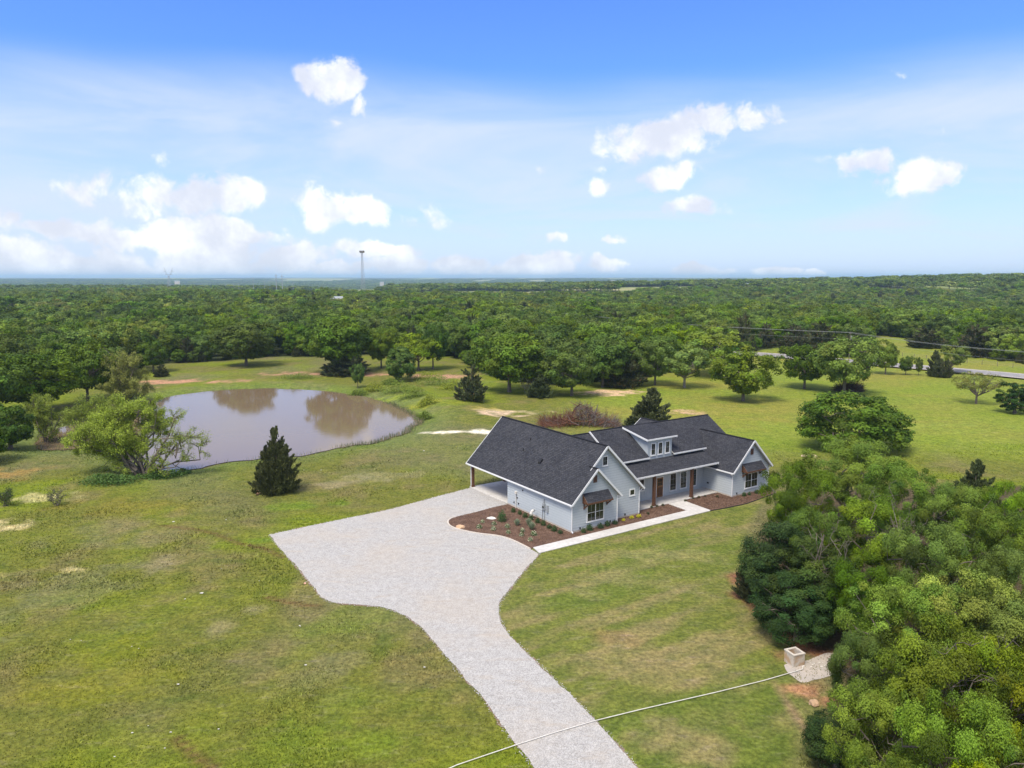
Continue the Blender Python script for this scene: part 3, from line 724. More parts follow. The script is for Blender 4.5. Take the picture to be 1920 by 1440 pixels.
g1 = lambda z: [(max(0, z - 3.18), min(6.05, 6.1 - (z - 3.18) + .05))] if z > 3.18 else [(0, 6.05)]
boards('v', 0, g1, .22, 6.15)
def g2_(z):
    lo, hi = (max(0, z - 3.15), 10.1 - max(0, z - 3.2))
    if z < 3.1: return [(6.05, 10.1)]
    if z < 6.45: return [(max(lo, 6.05 - (z - 3.1) + .2), hi)]
    return [(lo, hi)]
boards('v', .9, g2_, .22, 8.15)
boards('u', 0, lambda z: [(0, 12.0)], .22, 3.06)
gc = lambda z: [(23.8 + max(0, z - 3.12), 30.3 - max(0, z - 3.12))]
boards('v', -.5, gc, .22, 6.3)
boards('u', 23.8, lambda z: [(-.5, 4.1)], .22, 3.0)
boards('U', 30.3, lambda z: [(-.5, 7.5)], .22, 3.0)
boards('U', 10.1, lambda z: [(.9, 4.1)], .22, 3.0)
for a in ((-.012, -.012), (6.06, -.012), (10.11, .885), (23.79, -.512), (30.31, -.512)):
    MB().box((a[0] - .06, a[1] - .028, .2), (a[0] + .06, a[1] + .06, 3.1)).obj('corner_board', M['white'] if a[0] > 5 and a[0] < 11 else M['siding'], house)
# foundation
sheet('foundation', [(-.02, -.02), (6.07, -.02), (6.07, .88), (10.12, .88), (10.12, 12.05), (-.02, 12.05)], .22, M['curb'], house, thick=.3)
sheet('foundation', [(23.78, -.52), (30.32, -.52), (30.32, 16.7), (23.78, 16.7)], .22, M['curb'], house, thick=.3)
# --- windows
def window(axis, c, a0, a1, z0, z1, units=1, lites=(2, 2), rail=True, name='window', parent=None):
    par = parent or house
    def P(a, z, n):
        return (a, c - n, z) if axis == 'v' else (c - n, a, z)
    def bx(m, a, b, z, zz, n0, n1):
        p = P(a, z, n0); q = P(b, zz, n1); lo = tuple(min(i, j) for i, j in zip(p, q)); hi = tuple(max(i, j) for i, j in zip(p, q)); m.box(lo, hi)
    f = MB(); t = .105
    bx(f, a0, a0 + t, z0, z1, 0, .09); bx(f, a1 - t, a1, z0, z1, 0, .09); bx(f, a0 + t, a1 - t, z1 - t, z1, 0, .088); bx(f, a0 + t, a1 - t, z0, z0 + t, 0, .092)
    wn = f.obj(name, M['white'], par)
    sl = MB(); bx(sl, a0 - .03, a1 + .03, z0 - .04, z0 - .002, 0, .12); sl.obj('sill', M['white'], wn)
    w = (a1 - a0 - 2 * t)
    zz0, zz1 = z0 + t, z1 - t
    for i in range(units):
        b0 = a0 + t + w * i / units; b1 = a0 + t + w * (i + 1) / units
        if i: 
            mm = MB(); bx(mm, b0 - .045, b0 + .045, zz0, zz1, 0, .086); mm.obj('mullion', M['white'], wn)
            b0 += .045
        if i < units - 1: b1 -= .045
        zm = (zz0 + zz1) / 2
        segs = [(zz0, zm - .02), (zm + .02, zz1)] if rail else [(zz0, zz1)]
        if rail: mm = MB(); bx(mm, b0, b1, zm - .02, zm + .02, 0, .08); mm.obj('meeting_rail', M['white'], wn)
        for (s0, s1) in segs:
            gl = MB(); bx(gl, b0, b1, s0, s1, .0, .06); gl.obj('pane', M['glass'], wn)
            for j in range(1, lites[0]):
                a = b0 + (b1 - b0) * j / lites[0]; mm = MB(); bx(mm, a - .011, a + .011, s0, s1, .06, .069); mm.obj('muntin', M['metal'], wn)
            for j in range(1, lites[1]):
                a = s0 + (s1 - s0) * j / lites[1]; mm = MB(); bx(mm, b0, b1, a - .011, a + .011, .06, .0695); mm.obj('muntin', M['metal'], wn)
    return wn
window('v', 0, 1.87, 4.22, .8, 2.76, 2, (2, 1))
window('v', .9, 4.63, 5.42, 6.2, 7.3, 1, (2, 2), False)
window('v', .9, 8.6, 9.4, 2.3, 3.07, 1, (1, 1), False)
window('v', -.5, 25.95, 28.35, .68, 2.58, 2, (2, 1))
for a in (14.75, 15.9, 17.05): window('v', 4.09, a, a + .76, 5.34, 6.85, 1, (2, 2), False)
for a in (17.98, 19.73, 21.45): window('v', 4.1, a, a + 1.17, .56, 2.76, 1, (2, 3), False)
window('v', 4.1, 12.3, 13.87, 1.32, 2.78, 2, (2, 1))
window('v', .0, 6.08, 6.3, 0, 0.01) if False else None
# front door
dr_ = MB(); dr_.box((15.72, 4.02, .1), (16.98, 4.1, 2.62)); dfr = dr_.obj('door_frame', M['white'], house)
dd = MB(); dd.box((15.84, 3.985, .14), (16.86, 4.03, 2.5)); door = dd.obj('front_door', M['door'], house)
for j in range(2):
    for i in range(3): MB().box((15.99 + i * .25, 3.975, 1.55 + j * .42), (16.2 + i * .25, 3.99, 1.93 + j * .42)).obj('pane', M['glass'], door)
for i in range(2): MB().box((15.99 + i * .39, 3.972, .32), (16.33 + i * .39, 3.988, 1.35)).obj('panel', M['brownwood'], door)
MB().tube([(16.76, 3.93, 1.05), (16.76, 3.93, 1.3)], .02).obj('handle', M['brass'], door)
# rear entry and garage door under the carport
gd = MB().box((2.4, 12.0, .12), (7.4, 12.05, 2.5)).obj('garage_door', M['white'], house)
for i in range(4): MB().box((2.45, 12.05, .18 + i * .58), (7.35, 12.07, .7 + i * .58)).obj('panel', M['white'], gd)
# posts
def post(name, u, v, z0, z1, w=.3):
    p = MB().box((u - w / 2, v - w / 2, z0), (u + w / 2, v + w / 2, z1)).obj(name, M['brownwood'], house)
    b = MB().box((u - w / 2 - .03, v - w / 2 - .03, z0), (u + w / 2 + .03, v + w / 2 + .03, z0 + .22)).obj('post_base', M['brownwood'], p)
for u in (13.4, 19.5): post('porch_post', u, 1.95, .11, 3.72)
for u in (.22, 4.95, 9.85): post('carport_post', u, 20.25, .1, 3.05)
MB().box((.05, 20.1, 2.82), (10.05, 20.42, 3.06)).obj('carport_beam', M['brownwood'], house)
MB().box((.0, 12.0, 2.78), (.22, 20.42, 3.08)).obj('carport_beam', M['white'], house)
MB().box((9.88, 12.0, 2.78), (10.1, 20.42, 3.08)).obj('carport_beam', M['white'], house)
MB().box((.02, 12.02, 3.09), (10.08, 20.4, 3.13)).obj('carport_ceiling', M['soffit'], house)
MB().box((10.12, 1.83, 3.55), (23.62, 2.07, 3.72)).obj('porch_beam', M['white'], house)
# awnings
def awning(u0, u1, c, zt, zb, out):
    r = slope('awning', (u0, c - out, zb), (u1, c - out, zb), (u0, c - .03, zt), .07)
    f = MB().box((u0 - .02, c - out - .05, zb - .16), (u1 + .02, c - out, zb + .0)).obj('awning_beam', M['brownwood'], r)
    for u in (u0 + .0, u1):
        V = [(u - .04, c - .03, zt - .02), (u - .04, c - out, zb - .01), (u - .04, c - out, zb - .15), (u - .04, c - .03, zb - .15)]
        V += [(a + .08, b, z) for a, b, z in V]
        obj('awning_cheek', V, [(0, 1, 2, 3), (7, 6, 5, 4), (0, 4, 5, 1), (1, 5, 6, 2), (2, 6, 7, 3), (3, 7, 4, 0)], M['brownwood'], r)
    for u in (u0 + .16, u1 - .16):
        m = MB(); m.bar((u, c - out + .08, zb - .16), (u, c - .06, zb - .75), .1, .12); m.bar((u, c - .07, zb - .16), (u, c - .07, zb - .85), .1, .09, (0, 1, 0)); m.obj('bracket', M['brownwood'], r)
awning(1.35, 4.75, 0, 3.97, 3.12, .85); awning(25.4, 28.85, -.5, 3.86, 3.02, .85)
def gvent(u0, u1, z0, z1, c):
    fr = MB(); fr.box((u0, c - .05, z0), (u0 + .06, c, z1)); fr.box((u1 - .06, c - .05, z0), (u1, c, z1)); fr.box((u0, c - .052, z1 - .06), (u1, c, z1)); fr.box((u0, c - .052, z0), (u1, c, z0 + .06))
    f = fr.obj('gable_vent', M['brownwood'], house); n = 7
    for i in range(n):
        z = z0 + .08 + (z1 - z0 - .16) * i / n; MB().hexa([(u0 + .06, c - .045, z), (u1 - .06, c - .045, z), (u1 - .06, c - .01, z + .05), (u0 + .06, c - .01, z + .05), (u0 + .06, c - .045, z + .02), (u1 - .06, c - .045, z + .02), (u1 - .06, c - .01, z + .07), (u0 + .06, c - .01, z + .07)]).obj('slat', M['brownwood'], f)
gvent(2.72, 3.2, 4.92, 5.67, -.026); gvent(26.86, 27.32, 4.8, 5.55, -.526)
# wall services on the carport-side wall
for (v, z) in ((8.86, 2.42), (9.7, .67), (9.95, 1.3), (10.6, .6)): MB().box((-.09, v - .07, z - .08), (0, v + .07, z + .08)).obj('wall_outlet', M['black'], house)
for (u, z, c) in ((1.02, .36, 0), (5.1, .36, 0), (8.02, .34, .9), (12.35, .5, 4.1), (29.5, .42, -.5), (24.6, .36, -.5)): MB().box((u - .07, c - .09, z - .09), (u + .07, c, z + .09)).obj('wall_outlet', M['black'], house)
MB().box((23.7, 3.1, .85), (23.8, 3.35, 1.0)).obj('wall_outlet', M['black'], house)
MB().tube([(-.1, 10.15, .02), (-.1, 10.15, 1.95)], .045).obj('white_pipe', M['pvc'], house)
MB().box((-.2, 9.98, 1.7), (-.02, 10.3, 2.0)).obj('pipe_box', M['pvc'], house)
mt = MB(); mt.box((-.2, 4.55, 1.25), (0, 4.95, 1.95)); mt.box((-.15, 4.65, 1.95), (0, 4.85, 2.45)); em = mt.obj('electric_meter', M['metal'], house)
MB().tube([(-.2, 4.75, 1.6), (-.29, 4.75, 1.6)], .11, 12).obj('meter_dial', M['glass'], em)
MB().tube([(-.08, 4.66, .0), (-.08, 4.66, 1.3)], .04).obj('conduit', M['metal'], em)
MB().tube([(-.08, 5.05, .0), (-.08, 5.05, 1.5)], .04).obj('conduit', M['metal'], em)
MB().box((-.16, 4.0, 1.1), (0, 4.3, 1.9)).obj('breaker_box', M['metal'], house)
# roof vents
def rp(u, v): return (u, v, 3.1 + (u + .3))
pv = rp(2.1, 8.4)
V = [(1.85, 8.2, 5.24), (2.35, 8.2, 5.74), (2.35, 8.6, 5.74), (1.85, 8.6, 5.24)]; V += [(1.85, 8.2, 5.5), (2.1, 8.2, 5.85), (2.1, 8.6, 5.85), (1.85, 8.6, 5.5)]
MB().hexa(V).obj('roof_vent', M['black'], house)
for (u, v) in ((2.5, 12.5), (3.6, 12.6)):
    p = rp(u, v); MB().tube([(p[0], p[1], p[2] - .05), (p[0], p[1], p[2] + .32)], .05).obj('vent_pipe', M['black'], house)

# ------------------------------------------------------------------ slabs, walk, beds
Wp = lambda L: [W2(*p) for p in L]
def st(o, label=None): return tag(o, label, kind='structure')
st(sheet('carport_slab', Wp([(0.0, 12.04), (10.1, 12.04), (10.1, 20.55), (-.1, 20.55)]), .09, M['concrete'], thick=.2), 'pale concrete carport slab')
st(sheet('porch_slab', Wp([(10.14, 1.72), (23.76, 1.72), (23.76, 4.07), (10.14, 4.07)]), .11, M['concrete'], thick=.2), 'pale concrete porch floor')
WALK = [[(-6.1, -2.78), (-3.0, -2.78), (-3.0, -1.25), (-5.75, -1.25)], [(-2.985, -2.78), (1.8, -2.78), (1.8, -1.25), (-2.985, -1.25)], [(1.815, -2.78), (6.6, -2.78), (6.6, -1.25), (1.815, -1.25)],
        [(6.615, -2.78), (11.4, -2.78), (11.4, -1.25), (6.615, -1.25)], [(11.415, -2.78), (15.35, -2.78), (15.35, -1.25), (11.415, -1.25)], [(15.365, -2.78), (17.65, -2.78), (17.8, .2), (15.4, .2)], [(15.4, .215), (17.8, .215), (17.95, 1.70), (15.45, 1.70)]]
wk = st(sheet('walkway', Wp([(-6.05, -2.74), (17.6, -2.74), (17.85, 1.68), (15.5, 1.68), (15.4, -1.3), (-5.7, -1.3)]), .05, M['dustpad'], thick=.1), 'pale concrete walkway along the front beds')
for q in WALK: sheet('paving_slab', Wp(q), .075, M['concrete'], wk, thick=.06)
WY = [np.array(p) for p in g2([(951.9, 946.2), (926, 951.4), (891, 961), (855.5, 969.4), (843, 973.7), (838.8, 979.7), (843.5, 987.5), (864.3, 994.7), (896, 1001), (933.3, 1004.8), (954.6, 1010.7), (972.3, 1018.6), (994.4, 1030)])]
curb_line = WY[3:]
bedL = [W2(-.02, 11.9)] + [tuple(p) for p in WY[1:]] + Wp([(-5.65, -1.24), (15.3, -1.24), (15.42, 1.70), (10.15, 1.70), (10.15, .86), (6.1, .86), (6.1, -.04), (-.04, -.04)])
st(sheet('mulch_bed', jitter_poly(bedL, .6, .0), .045, M['mulch']), 'brown mulch bed between driveway, walkway and garage wall')
rb = g2([(1331, 958.5), (1362, 953), (1400, 945), (1430, 934), (1452, 926)])
bedR = Wp([(17.72, -2.7), (17.97, 1.68), (23.76, 1.68), (23.76, -.54), (30.33, -.54)]) + [tuple(p) for p in rb[::-1]]
st(sheet('mulch_bed', jitter_poly(bedR, .6, .0), .045, M['mulch']), 'brown mulch bed right of the entry walk')
cl_ = smooth_poly(curb_line, 2, False); m = MB()
for a, b in zip(cl_[:-1], cl_[1:]): m.bar((*a, .04), (*b, .04), .14, .13)
tag(m.obj('bed_edging', M['curb']), 'low pale concrete edging curving round the mulch bed', 'edging')
m = MB()
for a, b in zip(rb[:-1], rb[1:]): m.bar((*a, .04), (*b, .04), .05, .1)
tag(m.obj('bed_edging', M['black']), 'thin dark edging strip between lawn and right mulch bed', 'edging')
# mulch chips: real relief in the beds
def chips():
    P = []
    for B, n in ((bedL, 9000), (bedR, 4500)):
        b = np.array(B); q = RG.random((n * 2, 2)) * (b.max(0) - b.min(0)) + b.min(0); q = q[inpoly(q[:, 0], q[:, 1], B)][:n]; P.append(q)
    P = np.vstack(P); n = len(P); a = RG.random(n) * PI; L = RG.uniform(.03, .1, n); w = L * .3; z = .05 + RG.random(n) * .03
    ca, sa = np.cos(a), np.sin(a); t = RG.normal(0, .4, n) * L
    V = np.stack([np.stack([P[:, 0] + ca * L, P[:, 1] + sa * L, z + t], 1), np.stack([P[:, 0] - sa * w, P[:, 1] + ca * w, z + .02], 1), np.stack([P[:, 0] - ca * L, P[:, 1] - sa * L, z - t * .5], 1), np.stack([P[:, 0] + sa * w, P[:, 1] - ca * w, z], 1)], 1).reshape(-1, 3)
    F = np.arange(n * 4).reshape(-1, 4); c = np.repeat(C3(.15, .088, .058) * RG.uniform(.45, 1.7, (n, 1)), 4, 0)
    tag(obj('mulch_chips', V, F, M['rock'], col=c), 'loose bark chips covering the beds', kind='stuff')
chips()

# ------------------------------------------------------------------ foliage builders
def unit(v): return v / (np.linalg.norm(v, axis=-1, keepdims=True) + 1e-9)
def leafquads(P, N, size, asp, rng, curl=.0):
    n = len(P); r = rng.normal(0, 1, (n, 3)); T = unit(np.cross(N, r)); B = np.cross(N, T)
    s = (size * rng.uniform(.6, 1.35, n))[:, None]
    V = np.stack([P - T * s, P - B * s * asp + N * s * .1, P + T * s, P + B * s * asp + N * s * .1], 1).reshape(-1, 3)
    return V, np.arange(n * 4).reshape(-1, 4)
FB = C3(1.68, 1.66, .60)
GREEN = C3(.070, .115, .020)
def crown(seed, R=5., RZ=3.4, ZC=5.8, n_cl=70, n_leaf=300, leaf=.12, base=GREEN, flat=.72, low=-.55, lobes=5, cl_r=(.17, .30), var=.22, skirt=0):
    rng = np.random.default_rng(seed)
    # lumpy envelope
    la = rng.normal(0, 1, (lobes, 3)); la = unit(la); la[:, 2] = np.abs(la[:, 2]) * .8; la = unit(la); lw = rng.uniform(.1, .28, lobes)
    d = unit(rng.normal(0, 1, (n_cl * 6, 3))); d = d[d[:, 2] > low][:n_cl]
    env = .80 + (np.clip((d @ la.T), 0, 1) ** 4 * lw).sum(1)
    f = np.where(rng.random(len(d)) < .72, rng.uniform(.78, 1., len(d)), rng.uniform(.35, .8, len(d)))
    cr = R * rng.uniform(*cl_r, len(d))
    Cn = d * (f * env)[:, None] * np.array([R, R, RZ]); Cn[:, 2] += ZC
    if skirt: Cn[:, 2] = np.maximum(Cn[:, 2], .7)
    ctint = rng.normal(1, var, len(d)); chue = rng.normal(0, .06, len(d))
    nl = rng.poisson(n_leaf * (cr / cr.mean()) ** 1.7)
    idx = np.repeat(np.arange(len(d)), nl); n = len(idx)
    out = unit(np.column_stack([d[idx, 0], d[idx, 1], d[idx, 2] + .55]))
    e = unit(rng.normal(0, 1, (n, 3)) + out * .75)
    rr = cr[idx] * rng.uniform(.55, 1.12, n) * (1 + .22 * np.sin(e[:, 0] * 7 + idx) * np.cos(e[:, 1] * 6 + idx * 2))
    P = Cn[idx] + e * rr[:, None] * np.array([1, 1, flat])
    N = unit(e * 1.0 + np.array([0, 0, .4]) + d[idx] * .35 + rng.normal(0, .42, (n, 3)))
    V, F = leafquads(P, N, leaf, .62, rng)
    t = np.clip(ctint[idx] * rng.normal(1, .13, n), .45, 1.8)
    c = (base * FB)[None] * t[:, None]; c[:, 0] *= 1 + chue[idx] * 1.2; c[:, 2] *= 1 - chue[idx]
    return V, F, np.repeat(c, 4, 0), Cn, cr
def path(a, b, n=5, sag=.0, wob=.1, rng=RG):
    a = np.array(a, float); b = np.array(b, float); L = np.linalg.norm(b - a); t = np.linspace(0, 1, n)[:, None]
    p = a + (b - a) * t + rng.normal(0, wob * L * .12, (n, 3)) * np.sin(t * PI); p[:, 2] += (np.sin(t[:, 0] * PI) * sag * L); return p
def limbs_mesh(H0, Cn, cr, n_l, r0, rng, lean=(0, 0), fork=.45, sides=6):
    m = MB(); zf = H0 * fork
    m.tube([(0, 0, -.25), (0, 0, .12), (lean[0] * .3, lean[1] * .3, zf * .5), (lean[0], lean[1], zf)], [r0 * 1.5, r0 * 1.1, r0 * .9, r0 * .78], sides + 2)
    o = np.argsort(-np.linalg.norm(Cn[:, :2], axis=1))[:max(n_l * 2, 4)]; o = rng.choice(o, min(n_l, len(o)), replace=False)
    for i in o:
        p = path((lean[0] * .8, lean[1] * .8, zf * rng.uniform(.7, 1.)), Cn[i], 5, .06, .9, rng)
        m.tube(p, np.linspace(r0 * .5, r0 * .09, 5), 5, False)
        for j in range(2):
            k = rng.integers(1, 4); q = Cn[rng.integers(0, len(Cn))]
            q = p[k] + (q - p[k]) * .4; m.tube(path(p[k], q, 4, .05, .9, rng), np.linspace(r0 * .22, r0 * .05, 4), 4, False)
    return m
class Proto: pass
def make_oak(name, seed, H=10., tmat='bark', fine=1, nl=8, r0=.26, leafmat='leaf', **kw):
    V, F, c, Cn, cr = crown(seed, **kw); p = Proto()
    p.crown = raw_mesh(name + '_crown', V, F, M[leafmat], col=c)
    m = limbs_mesh(kw.get('ZC', 5.8), Cn, cr, nl, r0, np.random.default_rng(seed + 50))
    p.trunk = raw_mesh(name + '_trunk', m.V, m.F, M[tmat]); p.H = float(V[:, 2].max()); p.R = float(np.percentile(np.hypot(V[:, 0], V[:, 1]), 97)); return p
def make_single(name, seed, leafmat='leaf', **kw):
    V, F, c, Cn, cr = crown(seed, **kw)
    m = MB(); m.tube([(0, 0, -.5), (0, 0, kw.get('ZC', 5.8))], [.3, .18], 5, False)
    tv = np.array(m.V); tf = np.array(m.F)
    Vt = np.vstack([V, tv]); Ft = np.vstack([F, tf + len(V)]); ct = np.vstack([c, np.tile(C3(.1, .085, .06), (len(tv), 1))])
    p = Proto(); p.mesh = raw_mesh(name, Vt, Ft, M[leafmat], col=ct); p.H = float(V[:, 2].max()); p.R = float(np.percentile(np.hypot(V[:, 0], V[:, 1]), 97)); return p
CED = C3(.080, .098, .038)
def cedar_geo(seed, H=8., R=2.6, n_sp=150, n_leaf=130, leaf=.10, base=CED, spiky=1., power=.75, tuft=.45, brown=.0):
    rng = np.random.default_rng(seed)
    n_sp = int(n_sp * 1.35); S_ = [(0, 0, 1., 1.)] + [(math.cos(q) * R * k * .62, math.sin(q) * R * k * .62, hh, .62) for q, k, hh in zip(rng.random(7) * 6.28, rng.uniform(.6, 1.05, 7), rng.uniform(.42, .80, 7))]
    sx = rng.choice(len(S_), n_sp, p=np.array([.44] + [.08] * 7)); off = np.array([(q[0], q[1]) for q in S_])[sx]; hf = np.array([q[2] for q in S_])[sx]; rf = np.array([q[3] for q in S_])[sx]
    t = rng.random(n_sp) ** 1.15; z = t * H * .97 * hf; a = rng.random(n_sp) * 2 * PI
    lob = 1 + .18 * np.sin(a * 3 + seed) + .14 * np.sin(a * 5 + z) + rng.normal(0, .08, n_sp)
    rad = R * (1 - t) ** power * lob * np.where(rng.random(n_sp) < .8, 1., rng.uniform(.3, .9, n_sp)) + .12
    rad *= np.clip(.72 + t * 2.5, 0, 1) * rf
    tip = np.stack([np.cos(a) * rad, np.sin(a) * rad, z + .25 + spiky * rng.uniform(.2, .8, n_sp)], 1)
    root = np.stack([np.cos(a) * rad * .35, np.sin(a) * rad * .35, np.maximum(z - rad * .25, .1)], 1)
    tip[:, :2] += off; root[:, :2] += off
    nl = rng.poisson(n_leaf, n_sp); idx = np.repeat(np.arange(n_sp), nl); n = len(idx)
    s = rng.random(n) ** .6
    w = (tuft * (1.05 - s) + .07)[:, None] * (.6 + .5 * (1 - t[idx]))[:, None]
    P = root[idx] + (tip - root)[idx] * s[:, None] + rng.normal(0, 1, (n, 3)) * w * .55
    P[:, 2] = np.maximum(P[:, 2], .06)
    dirn = unit((tip - root)[idx] + np.array([0, 0, .8]) + rng.normal(0, .5, (n, 3)))
    sd_ = unit(np.cross(dirn, rng.normal(0, 1, (n, 3)))); L = (leaf * rng.uniform(.8, 2., n))[:, None]
    V = np.stack([P - sd_ * L * .45, P + sd_ * L * .45, P + dirn * L * 2.0], 1).reshape(-1, 3)
    c = base[None] * np.clip(rng.normal(1, .22, n_sp), .5, 1.7)[idx][:, None] * rng.normal(1, .15, n)[:, None]
    if brown: c = np.where((rng.random(n) < brown)[:, None], C3(.13, .085, .04)[None], c)
    V = V[:]; F = np.arange(n * 3).reshape(-1, 3)
    # opaque heart of small twigs, so the sky does not show through
    return V, F, np.repeat(c, 3, 0)
def make_cedar(name, seed, **kw):
    V, F, c = cedar_geo(seed, **kw); p = Proto(); p.crown = raw_mesh(name + '_crown', V, F, M['needle'], col=c)
    H = kw.get('H', 8.); m = MB().tube([(0, 0, -.2), (0, 0, H * .5), (0, 0, H * .9)], [.2, .12, .03], 6, False)
    p.trunk = raw_mesh(name + '_trunk', m.V, m.F, M['bark']); p.H = float(V[:, 2].max()); p.R = float(np.percentile(np.hypot(V[:, 0], V[:, 1]), 97)); return p
def branchy(seed, targets, r0=.16, sub=7, twigs=6, leaf=.1, n_leaf=16, base=C3(.15, .2, .03), spread=.35, sag=.08, asp=.35, tw_len=.35, droop=0, leaf_sp=.3):
    """visible limbs from the foot to each target, side branches and twigs, leaves at the twigs"""
    rng = np.random.default_rng(seed); m = MB(); LP = []
    for T in targets:
        T = np.array(T, float); L = np.linalg.norm(T); p = path((rng.normal(0, .12), rng.normal(0, .12), -.1), T, 7, sag, 1., rng)
        m.tube(p, np.linspace(r0 * (.55 + L * .05), .02, 7), 6, False)
        for j in range(sub):
            t = rng.uniform(.3, 1.); k = min(int(t * 6), 5); q0 = p[k] + (p[k + 1] - p[k]) * (t * 6 - k)
            dr = unit(unit(T) * .5 + rng.normal(0, .75, 3) + np.array([0, 0, .3])); l1 = L * spread * rng.uniform(.5, 1.1) * (1.25 - t * .55)
            q1 = q0 + dr * l1; pp = path(q0, q1, 4, .05, 1., rng); m.tube(pp, np.linspace(.05 * r0 / .16, .012, 4), 4, False)
            for i in range(twigs):
                tt = rng.uniform(.25, 1.); a = q0 + (q1 - q0) * tt; b = a + unit(dr + rng.normal(0, .8, 3) + np.array([0, 0, -droop])) * l1 * tw_len * rng.uniform(.5, 1.3)
                m.tube([a, b], [.013, .006], 3, False)
                s = rng.random(n_leaf)[:, None]; LP.append(a + (b - a) * s * 1.1 + rng.normal(0, leaf_sp, (n_leaf, 3)) * .5)
    LP = np.vstack(LP) if LP and n_leaf else np.zeros((0, 3)); LP = LP[LP[:, 2] > .15] if len(LP) else LP
    if len(LP):
        N = unit(rng.normal(0, 1, LP.shape) + np.array([0, 0, .8])); V, F = leafquads(LP, N, leaf, asp, rng)
        g = np.clip(1 + .25 * np.sin(LP[:, 0] * 1.1 + 1) * np.cos(LP[:, 1] * 1.3) + rng.normal(0, .16, len(LP)), .5, 1.6)
        c = np.repeat(base[None] * g[:, None], 4, 0)
    else: V, F, c = None, None, None
    return m, V, F, c
def put_tree(name, label, cat, loc, parts, scale=(1, 1, 1), rz=0, group=None):
    r = empty(name, loc, rz, label, cat, group); r.scale = scale
    for nm, me in parts:
        o = bpy.data.objects.new(nm, me); COL.objects.link(o); o.parent = r
    return r

# prototypes
NEAR = [make_oak('near_oak', 100 + i, R=5., RZ=4.0, ZC=5.5, n_cl=90, n_leaf=640, leaf=.074, base=b, low=-.75, cl_r=(.09, .23), var=.26, lobes=8) for i, b in
        enumerate([C3(.080, .128, .020), C3(.062, .108, .020), C3(.105, .150, .022)])]
MID = [make_oak('mid_oak', 200 + i, R=5., RZ=4.1, ZC=5.3, n_cl=110, n_leaf=120, leaf=.19, base=b, low=-1, cl_r=(.14, .25), var=.2, lobes=6) for i, (b, lo) in
       enumerate([(C3(.068, .112, .020), -.5), (C3(.056, .098, .022), -.9), (C3(.085, .125, .022), -.7), (C3(.062, .10, .018), -.3)])]
FAR = [make_single('far_oak', 300 + i, R=5., RZ=3.6, ZC=5.6, n_cl=44, n_leaf=46, leaf=.36, base=b, low=-.6, cl_r=(.19, .32), var=.2) for i, b in
       enumerate([C3(.070, .108, .022), C3(.058, .096, .024), C3(.088, .122, .026), C3(.070, .118, .020), C3(.10, .125, .035)])]
TINY = [make_single('distant_oak', 400 + i, R=5., RZ=3.6, ZC=5.4, n_cl=22, n_leaf=13, leaf=.85, base=b, low=-.3, cl_r=(.25, .4), var=.2) for i, b in
        enumerate([C3(.068, .102, .026), C3(.056, .090, .026), C3(.085, .115, .030), C3(.052, .082, .026)])]
CEDN = [make_cedar('near_cedar', 500, H=8, R=3.0, n_sp=240, n_leaf=170, leaf=.085), make_cedar('near_cedar', 501, H=8, R=3.6, n_sp=260, n_leaf=150, leaf=.1, power=.5)]
CEDM = [make_cedar('cedar', 510, H=8, R=2.8, n_sp=150, n_leaf=100, leaf=.14), make_cedar('cedar', 511, H=8, R=3.2, n_sp=130, n_leaf=100, leaf=.15, power=.5, brown=.12)]
V, F, c = cedar_geo(520, H=8, R=2.8, n_sp=60, n_leaf=45, leaf=.4, tuft=.7); CEDF = Proto(); CEDF.mesh = raw_mesh('far_cedar', V, F, M['needle'], col=c); CEDF.H = 8.; CEDF.R = 2.8

def place(kind, px, py, top, wid, label, cat='tree', group=None, name=None, rz=None, base_known=True, h=None, squash=1.):
    """tree whose foot is at photo point (px, py) on the ground, top at row `top`, `wid` photo pixels wide; or, if h is given, a tree h metres tall whose top is at (px, top)"""
    if h is None:
        p = G(px, py); zg = th(p[0], p[1]); p = G(px, py, zg); H = ztop(px, top, p[1]) - zg
    else:
        p = G(px, top, h); zg = th(p[0], p[1]); H = h - zg
    w = wid * p[1] * 1.0 / F_PX / cp / 2 * (1 + .0)
    s = w / kind.R; sz = H / kind.H
    if h is not None and kind in NEAR: s *= .90; sz *= RG.uniform(.88, 1.07)
    return put_tree(name or 'tree', label, cat, (p[0], p[1], zg), [('trunk', kind.trunk), ('crown', kind.crown)], (s, s, sz), RG.random() * 6.28 if rz is None else rz, group)
OAK = 'oak_tree'; CE = 'cedar_tree'
# scattered trees in the meadow and round the pond
DOME = make_oak('dome_oak', 240, R=5.5, RZ=5.2, ZC=2.4, n_cl=170, n_leaf=130, leaf=.15, base=C3(.060, .102, .020), low=-.25, cl_r=(.11, .2), skirt=1)
place(DOME, 1606, 842, 726, 208, 'broad dome-shaped oak with foliage down to the grass, right of the house', name=OAK)
place(MID[3], 1393, 752, 655, 124, 'round dark green oak with bare trunk on the meadow, nearest behind the house end', name=OAK)
place(MID[0], 1508, 729, 642, 92, 'slim-crowned oak standing left of the largest meadow oak', name=OAK)
place(MID[0], 1582, 738, 626, 118, 'largest spreading oak on the right meadow, above a dark brush heap', name=OAK)
place(MID[2], 1660, 702, 636, 52, 'small oak by the road right of the largest meadow oak', name=OAK)
LB0 = make_oak('round_bush', 241, R=3., RZ=2.9, ZC=2.7, n_cl=110, n_leaf=110, leaf=.15, base=C3(.070, .12, .02), low=-.9, cl_r=(.14, .25), skirt=1)
place(MID[1], 955, 735, 620, 146, 'wide dark oak at the woodland edge above the brush pile', name=OAK)
place(MID[2], 1072, 742, 646, 122, 'rounded bushy oak right of the grey bare bush at the woodland edge', name=OAK)
place(MID[1], 1130, 726, 622, 110, 'tall green oak at the woodland edge behind the dark cedar', name=OAK)
